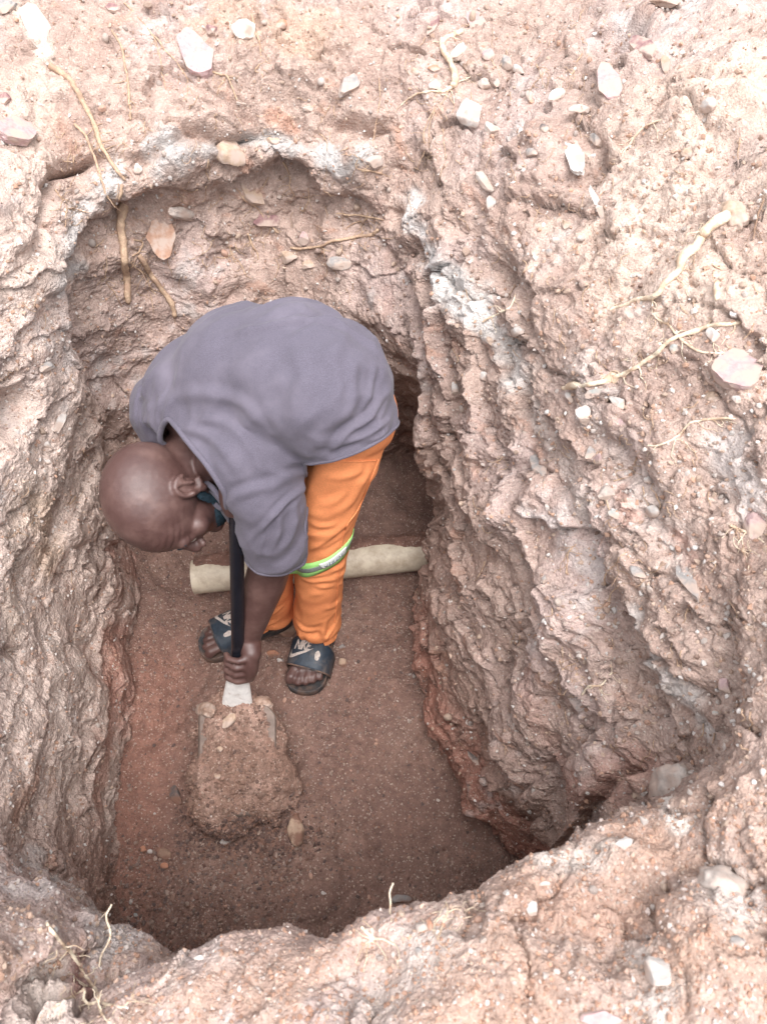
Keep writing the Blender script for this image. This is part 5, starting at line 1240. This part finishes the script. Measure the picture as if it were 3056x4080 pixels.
RL = [
 ('long tan root running down the left corner from the pale slab', 'a', [(215, 280), (270, 315), (310, 352), (350, 430), (400, 520), (430, 610), (490, 710), (535, 770)], 24, 12, 't', [([(440, 640), (520, 610), (560, 640)], 4, 2)]),
 ('thick gnarled brown root hanging down the back left corner', 'a', [(530, 868), (516, 920), (515, 960), (528, 1050), (532, 1120), (545, 1195), (548, 1290)], 34, 24, 't', [([(520, 790), (508, 860)], 14, 10), ([(545, 1195), (520, 1200)], 6, 3)]),
 ('thin root crossing the white crust at the left', 'a', [(320, 530), (380, 600), (430, 740), (450, 820), (485, 870), (520, 900)], 10, 5, 't'),
 ('straight thin root left of the pink shard', 'a', [(480, 130), (518, 200), (533, 280), (548, 380), (556, 450), (560, 512)], 7, 9, 't'),
 ('fine root curving down the slope near the top', 'a', [(530, 15), (590, 70), (650, 145), (685, 250), (690, 310), (710, 380)], 6, 3, 't'),
 ('fine root passing left of the pink shard to the brow', 'a', [(655, 145), (700, 205), (755, 265), (795, 330), (800, 385), (782, 435)], 6, 3, 't'),
 ('long fine root hanging by the rough white lump', 'a', [(1070, 60), (1085, 130), (1110, 200), (1112, 260), (1090, 300), (1118, 320), (1108, 392)], 6, 3, 't'),
 ('forked thin root below the pink shard', 'a', [(890, 305), (930, 315), (970, 325), (990, 370), (1015, 430)], 8, 5, 't', [([(960, 330), (935, 365), (928, 402)], 7, 4)]),
 ('stout brown root slanting down behind his shoulder', 'a', [(590, 1085), (625, 1140), (655, 1190), (700, 1245), (735, 1310), (748, 1350)], 18, 20, 't', [([(640, 1155), (600, 1190), (580, 1230)], 4, 2), ([(690, 1235), (660, 1260)], 4, 2)]),
 ('straight tan root lying across the back wall', 'a', [(1240, 1055), (1350, 1052), (1430, 1025), (1520, 1008), (1575, 1000), (1612, 985)], 9, 13, 't', [([(1520, 1008), (1600, 1020)], 3, 2), ([(1300, 1054), (1240, 1080)], 3, 2)]),
 ('pair of thin roots reaching out of the back corner', 'a', [(1428, 910), (1480, 912), (1545, 915), (1632, 940)], 6, 6, 't', [([(1465, 975), (1520, 945), (1575, 930)], 5, 4)]),
 ('thin root slanting over the tan brick end', 'a', [(1005, 800), (1045, 850), (1100, 890), (1140, 945), (1188, 995)], 6, 5, 't'),
 ('root dangling in the mouth of the burrow hole', 'a', [(1208, 690), (1225, 725), (1237, 765), (1235, 800), (1262, 842)], 7, 4, 't'),
 ('thin root below the flat maroon stone', 'a', [(1058, 995), (1075, 1045), (1095, 1075), (1103, 1108)], 8, 4, 't'),
 ('forked hair root right of the burrow hole', 'a', [(1315, 800), (1315, 850), (1290, 900)], 5, 3, 't', [([(1315, 845), (1328, 900)], 3, 2)]),
 ('curled root left of the thick brown root foot', 'a', [(442, 1130), (455, 1180), (462, 1215), (490, 1250), (515, 1300)], 5, 3, 't', [([(450, 1160), (430, 1200)], 3, 2)]),
 ('hooked root beside the terracotta tile piece', 'a', [(570, 1020), (610, 1030), (600, 1060), (565, 1090)], 7, 7, 't', [([(600, 1058), (590, 1085)], 5, 3)]),
 ('thin root trailing from the hooked root', 'a', [(550, 1110), (580, 1140), (625, 1180), (640, 1230), (670, 1260)], 5, 3, 't'),
 ('thin forked root at the left of the grey crust', 'a', [(240, 810), (262, 840), (285, 880), (278, 940), (283, 1000)], 6, 3, 't', [([(285, 885), (330, 895), (380, 905)], 5, 2)]),
 ('hair root hanging in the corner above the crust', 'a', [(1617, 330), (1615, 430), (1605, 520), (1590, 620)], 4, 3, 't'),
 ('short root stub reaching from the back corner', 'a', [(1540, 730), (1580, 728), (1630, 735)], 8, 8, 't'),
 ('loose hair root low in the middle of the back wall', 'a', [(980, 1050), (990, 1090), (1030, 1130), (1050, 1180)], 5, 3, 't', [([(985, 1090), (950, 1100)], 3, 2)]),
 ('bent white root with a swollen foot near the top', 'b', [(402, 130), (365, 145), (325, 165), (322, 200), (350, 245), (370, 290), (370, 325), (362, 362)], 17, 24, 'w', [([(362, 362), (315, 378), (270, 375), (205, 395), (150, 438)], 13, 5), ([(358, 235), (385, 250)], 7, 5), ([(362, 350), (410, 330), (450, 310), (500, 308)], 4, 3)]),
 ('thick white root snaking down the right slope', 'b', [(1490, 888), (1445, 915), (1395, 965), (1360, 1010), (1310, 1060), (1290, 1112), (1235, 1158), (1205, 1210), (1120, 1235), (1050, 1258), (1010, 1278)], 44, 10, 'w', [([(1185, 1232), (1190, 1280), (1220, 1330)], 6, 4), ([(1390, 920), (1350, 990), (1330, 1010)], 5, 3)]),
 ('thin root hanging from the brow at the upper right', 'b', [(895, 220), (865, 280), (845, 315), (830, 352)], 7, 4, 't'),
 ('pair of hair roots under the upper right brow', 'b', [(765, 235), (735, 300), (700, 345), (672, 400)], 4, 3, 't', [([(900, 40), (880, 90), (850, 120)], 4, 3)]),
 ('long hair root trailing below the bent white root', 'b', [(345, 370), (330, 410), (280, 465), (245, 560), (250, 620), (215, 700)], 5, 3, 't', [([(290, 455), (265, 560), (270, 640), (245, 690)], 4, 2)]),
 ('faint pale root lying on the right slope', 'b', [(1060, 630), (1095, 580), (1150, 525), (1225, 488)], 6, 8, 'w'),
 ('thin brown root at the far right edge', 'b', [(1642, 820), (1620, 880), (1605, 930), (1603, 1000)], 7, 4, 'd'),
 ('stubby pale root end near the right edge', 'b', [(1452, 1160), (1450, 1230)], 18, 22, 'w', [([(1430, 1090), (1470, 1112)], 9, 5)]),
 ('white root tip leaving the lip of the right wall', 'b', [(490, 1328), (530, 1300), (575, 1280), (605, 1255), (625, 1210)], 8, 5, 'w'),
 ('knobbly pale root with two swellings on the right bank', 'c', [(822, 300), (865, 290), (940, 287), (1025, 265), (1060, 250), (1130, 212), (1200, 172), (1258, 110), (1350, 72), (1430, 42), (1545, 36)], 20, 12, 'w', [([(1255, 100), (1200, 122)], 8, 5)], ((.08, .9), (.30, 1.9), (.80, .35))),
 ('thin pale root crossing above the broad pinkish slab', 'c', [(1210, 20), (1262, 62), (1325, 125), (1420, 165), (1500, 160), (1578, 163)], 8, 9, 'w', [([(1578, 165), (1572, 235), (1545, 312)], 5, 4)]),
 ('long thin root curving along the bank below the slab', 'c', [(1165, 545), (1225, 535), (1285, 505), (1335, 452), (1420, 436), (1528, 430)], 6, 8, 'w'),
 ('thin root climbing from the pink capped stone', 'c', [(1030, 690), (1075, 665), (1105, 620), (1140, 558)], 6, 4, 't'),
 ('white root crossing the lip above the knobbly root', 'c', [(1065, 190), (1105, 178), (1140, 140)], 5, 3, 'w'),
 ('hooked thin root in the dark part of the right wall', 'c', [(830, 1072), (833, 1020), (845, 975), (872, 950)], 6, 4, 't'),
 ('zigzag root below the row of three pebbles', 'c', [(990, 1118), (1000, 1060), (1030, 1035), (1055, 1000), (1085, 978)], 7, 4, 't'),
 ('curled root over the dark pocket of the right wall', 'c', [(950, 1212), (1000, 1200), (1005, 1170), (1040, 1130), (1040, 1108)], 6, 3, 't', [([(870, 1260), (910, 1235)], 4, 3)]),
 ('branching pale root at the right edge by the pink stone', 'c', [(1500, 870), (1545, 888), (1600, 905), (1655, 908)], 10, 8, 'w', [([(1610, 905), (1650, 950)], 6, 4), ([(1530, 885), (1520, 950), (1575, 990), (1578, 1060)], 4, 2)]),
 ('small forked root on the lip beside the dark slab', 'c', [(525, 645), (540, 615), (560, 600), (578, 578)], 5, 3, 't', [([(545, 612), (570, 615)], 3, 2)]),
 ('pale root stuck on the lower right wall', 'd', [(900, 276), (930, 243), (980, 238), (1000, 215), (1025, 190)], 9, 5, 'w'),
 ('bunch of hair roots beside the pale root on the right wall', 'd', [(760, 240), (790, 200), (830, 165), (870, 145), (885, 110)], 5, 3, 't', [([(850, 225), (855, 190), (870, 165)], 4, 3), ([(800, 300), (830, 260)], 3, 2)]),
]
for r_ in RL:
    lab, zz_, pts, w0, w1, mt = r_[:6]; br = r_[6] if len(r_) > 6 else (); kn = r_[7] if len(r_) > 7 else ()
    root(lab, zz_, pts, w0 * 1.1, w1 * 1.1, mt, br, knobs=kn)
root('short white root on the near rim', 'd', [(-10, 1240), (20, 1262), (48, 1277), (80, 1280), (118, 1303)], 13, 7, 'w')
root('upright thin root standing over the near edge', 'd', [(118, 1055), (103, 1085), (106, 1130), (114, 1170), (112, 1212)], 8, 8, 'w', air=True)
root('forked white root on the near rim', 'd', [(303, 1277), (325, 1215), (342, 1172), (338, 1128)], 8, 5, 'w', [([(342, 1172), (380, 1155), (400, 1160), (416, 1172)], 6, 4)])
root('long bent root standing over the near left edge', 'e', [(462, 732), (445, 778), (462, 850), (432, 910), (412, 980), (396, 1062)], 8, 9, 'w', [([(448, 762), (412, 768), (428, 770)], 5, 3), ([(440, 770), (415, 790), (402, 800)], 4, 3)], air=True)
root('large forking root in the lower left corner', 'e', [(188, 808), (240, 870), (285, 925), (335, 985), (385, 1062), (408, 1125)], 12, 14, 'w',
     [([(408, 1125), (450, 1148), (505, 1160), (535, 1130), (560, 1105)], 14, 5), ([(408, 1125), (375, 1140), (348, 1120), (350, 1072), (365, 1068)], 13, 7), ([(352, 1078), (300, 1108), (258, 1122), (222, 1152)], 9, 5), ([(410, 1125), (425, 1180), (440, 1210), (475, 1222)], 9, 5)], lift=.9)
# hair roots: fine tangle, uncountable
r = np.random.default_rng(77); mbh = MB()
for (xr, yr, n_) in (((420, 1540), (380, 1180), 120), ((200, 420), (500, 1000), 20), ((1600, 2500), (50, 900), 60), ((1800, 3000), (900, 3000), 90), ((2300, 3050), (500, 2200), 30), ((0, 350), (1100, 2400), 20)):
    for _ in range(n_):
        x, y = r.uniform(*xr), r.uniform(*yr); pts = []; a = r.uniform(.9, 2.2); ln = r.uniform(14, 42)
        for k in range(5):
            q, n = at(x, y); pts.append(q + n * r.uniform(.0006, .005)); a += r.normal() * .45; x += math.cos(a) * ln * .5; y += math.sin(a) * ln * .6
        P_ = np.array(pts)
        if np.linalg.norm(np.diff(P_, axis=0), axis=1).max() > .05: continue
        P_ = smooth_path(P_, 4); mbh.add(*tube(P_, np.linspace(.0008, .0004, len(P_)) * r.uniform(.7, 1.5), 5))
link('root_hairs', mbh.mesh('root_hairs'), None, MR['t'], kind='stuff', label='fine hair roots hanging from the cut soil', category='roots')
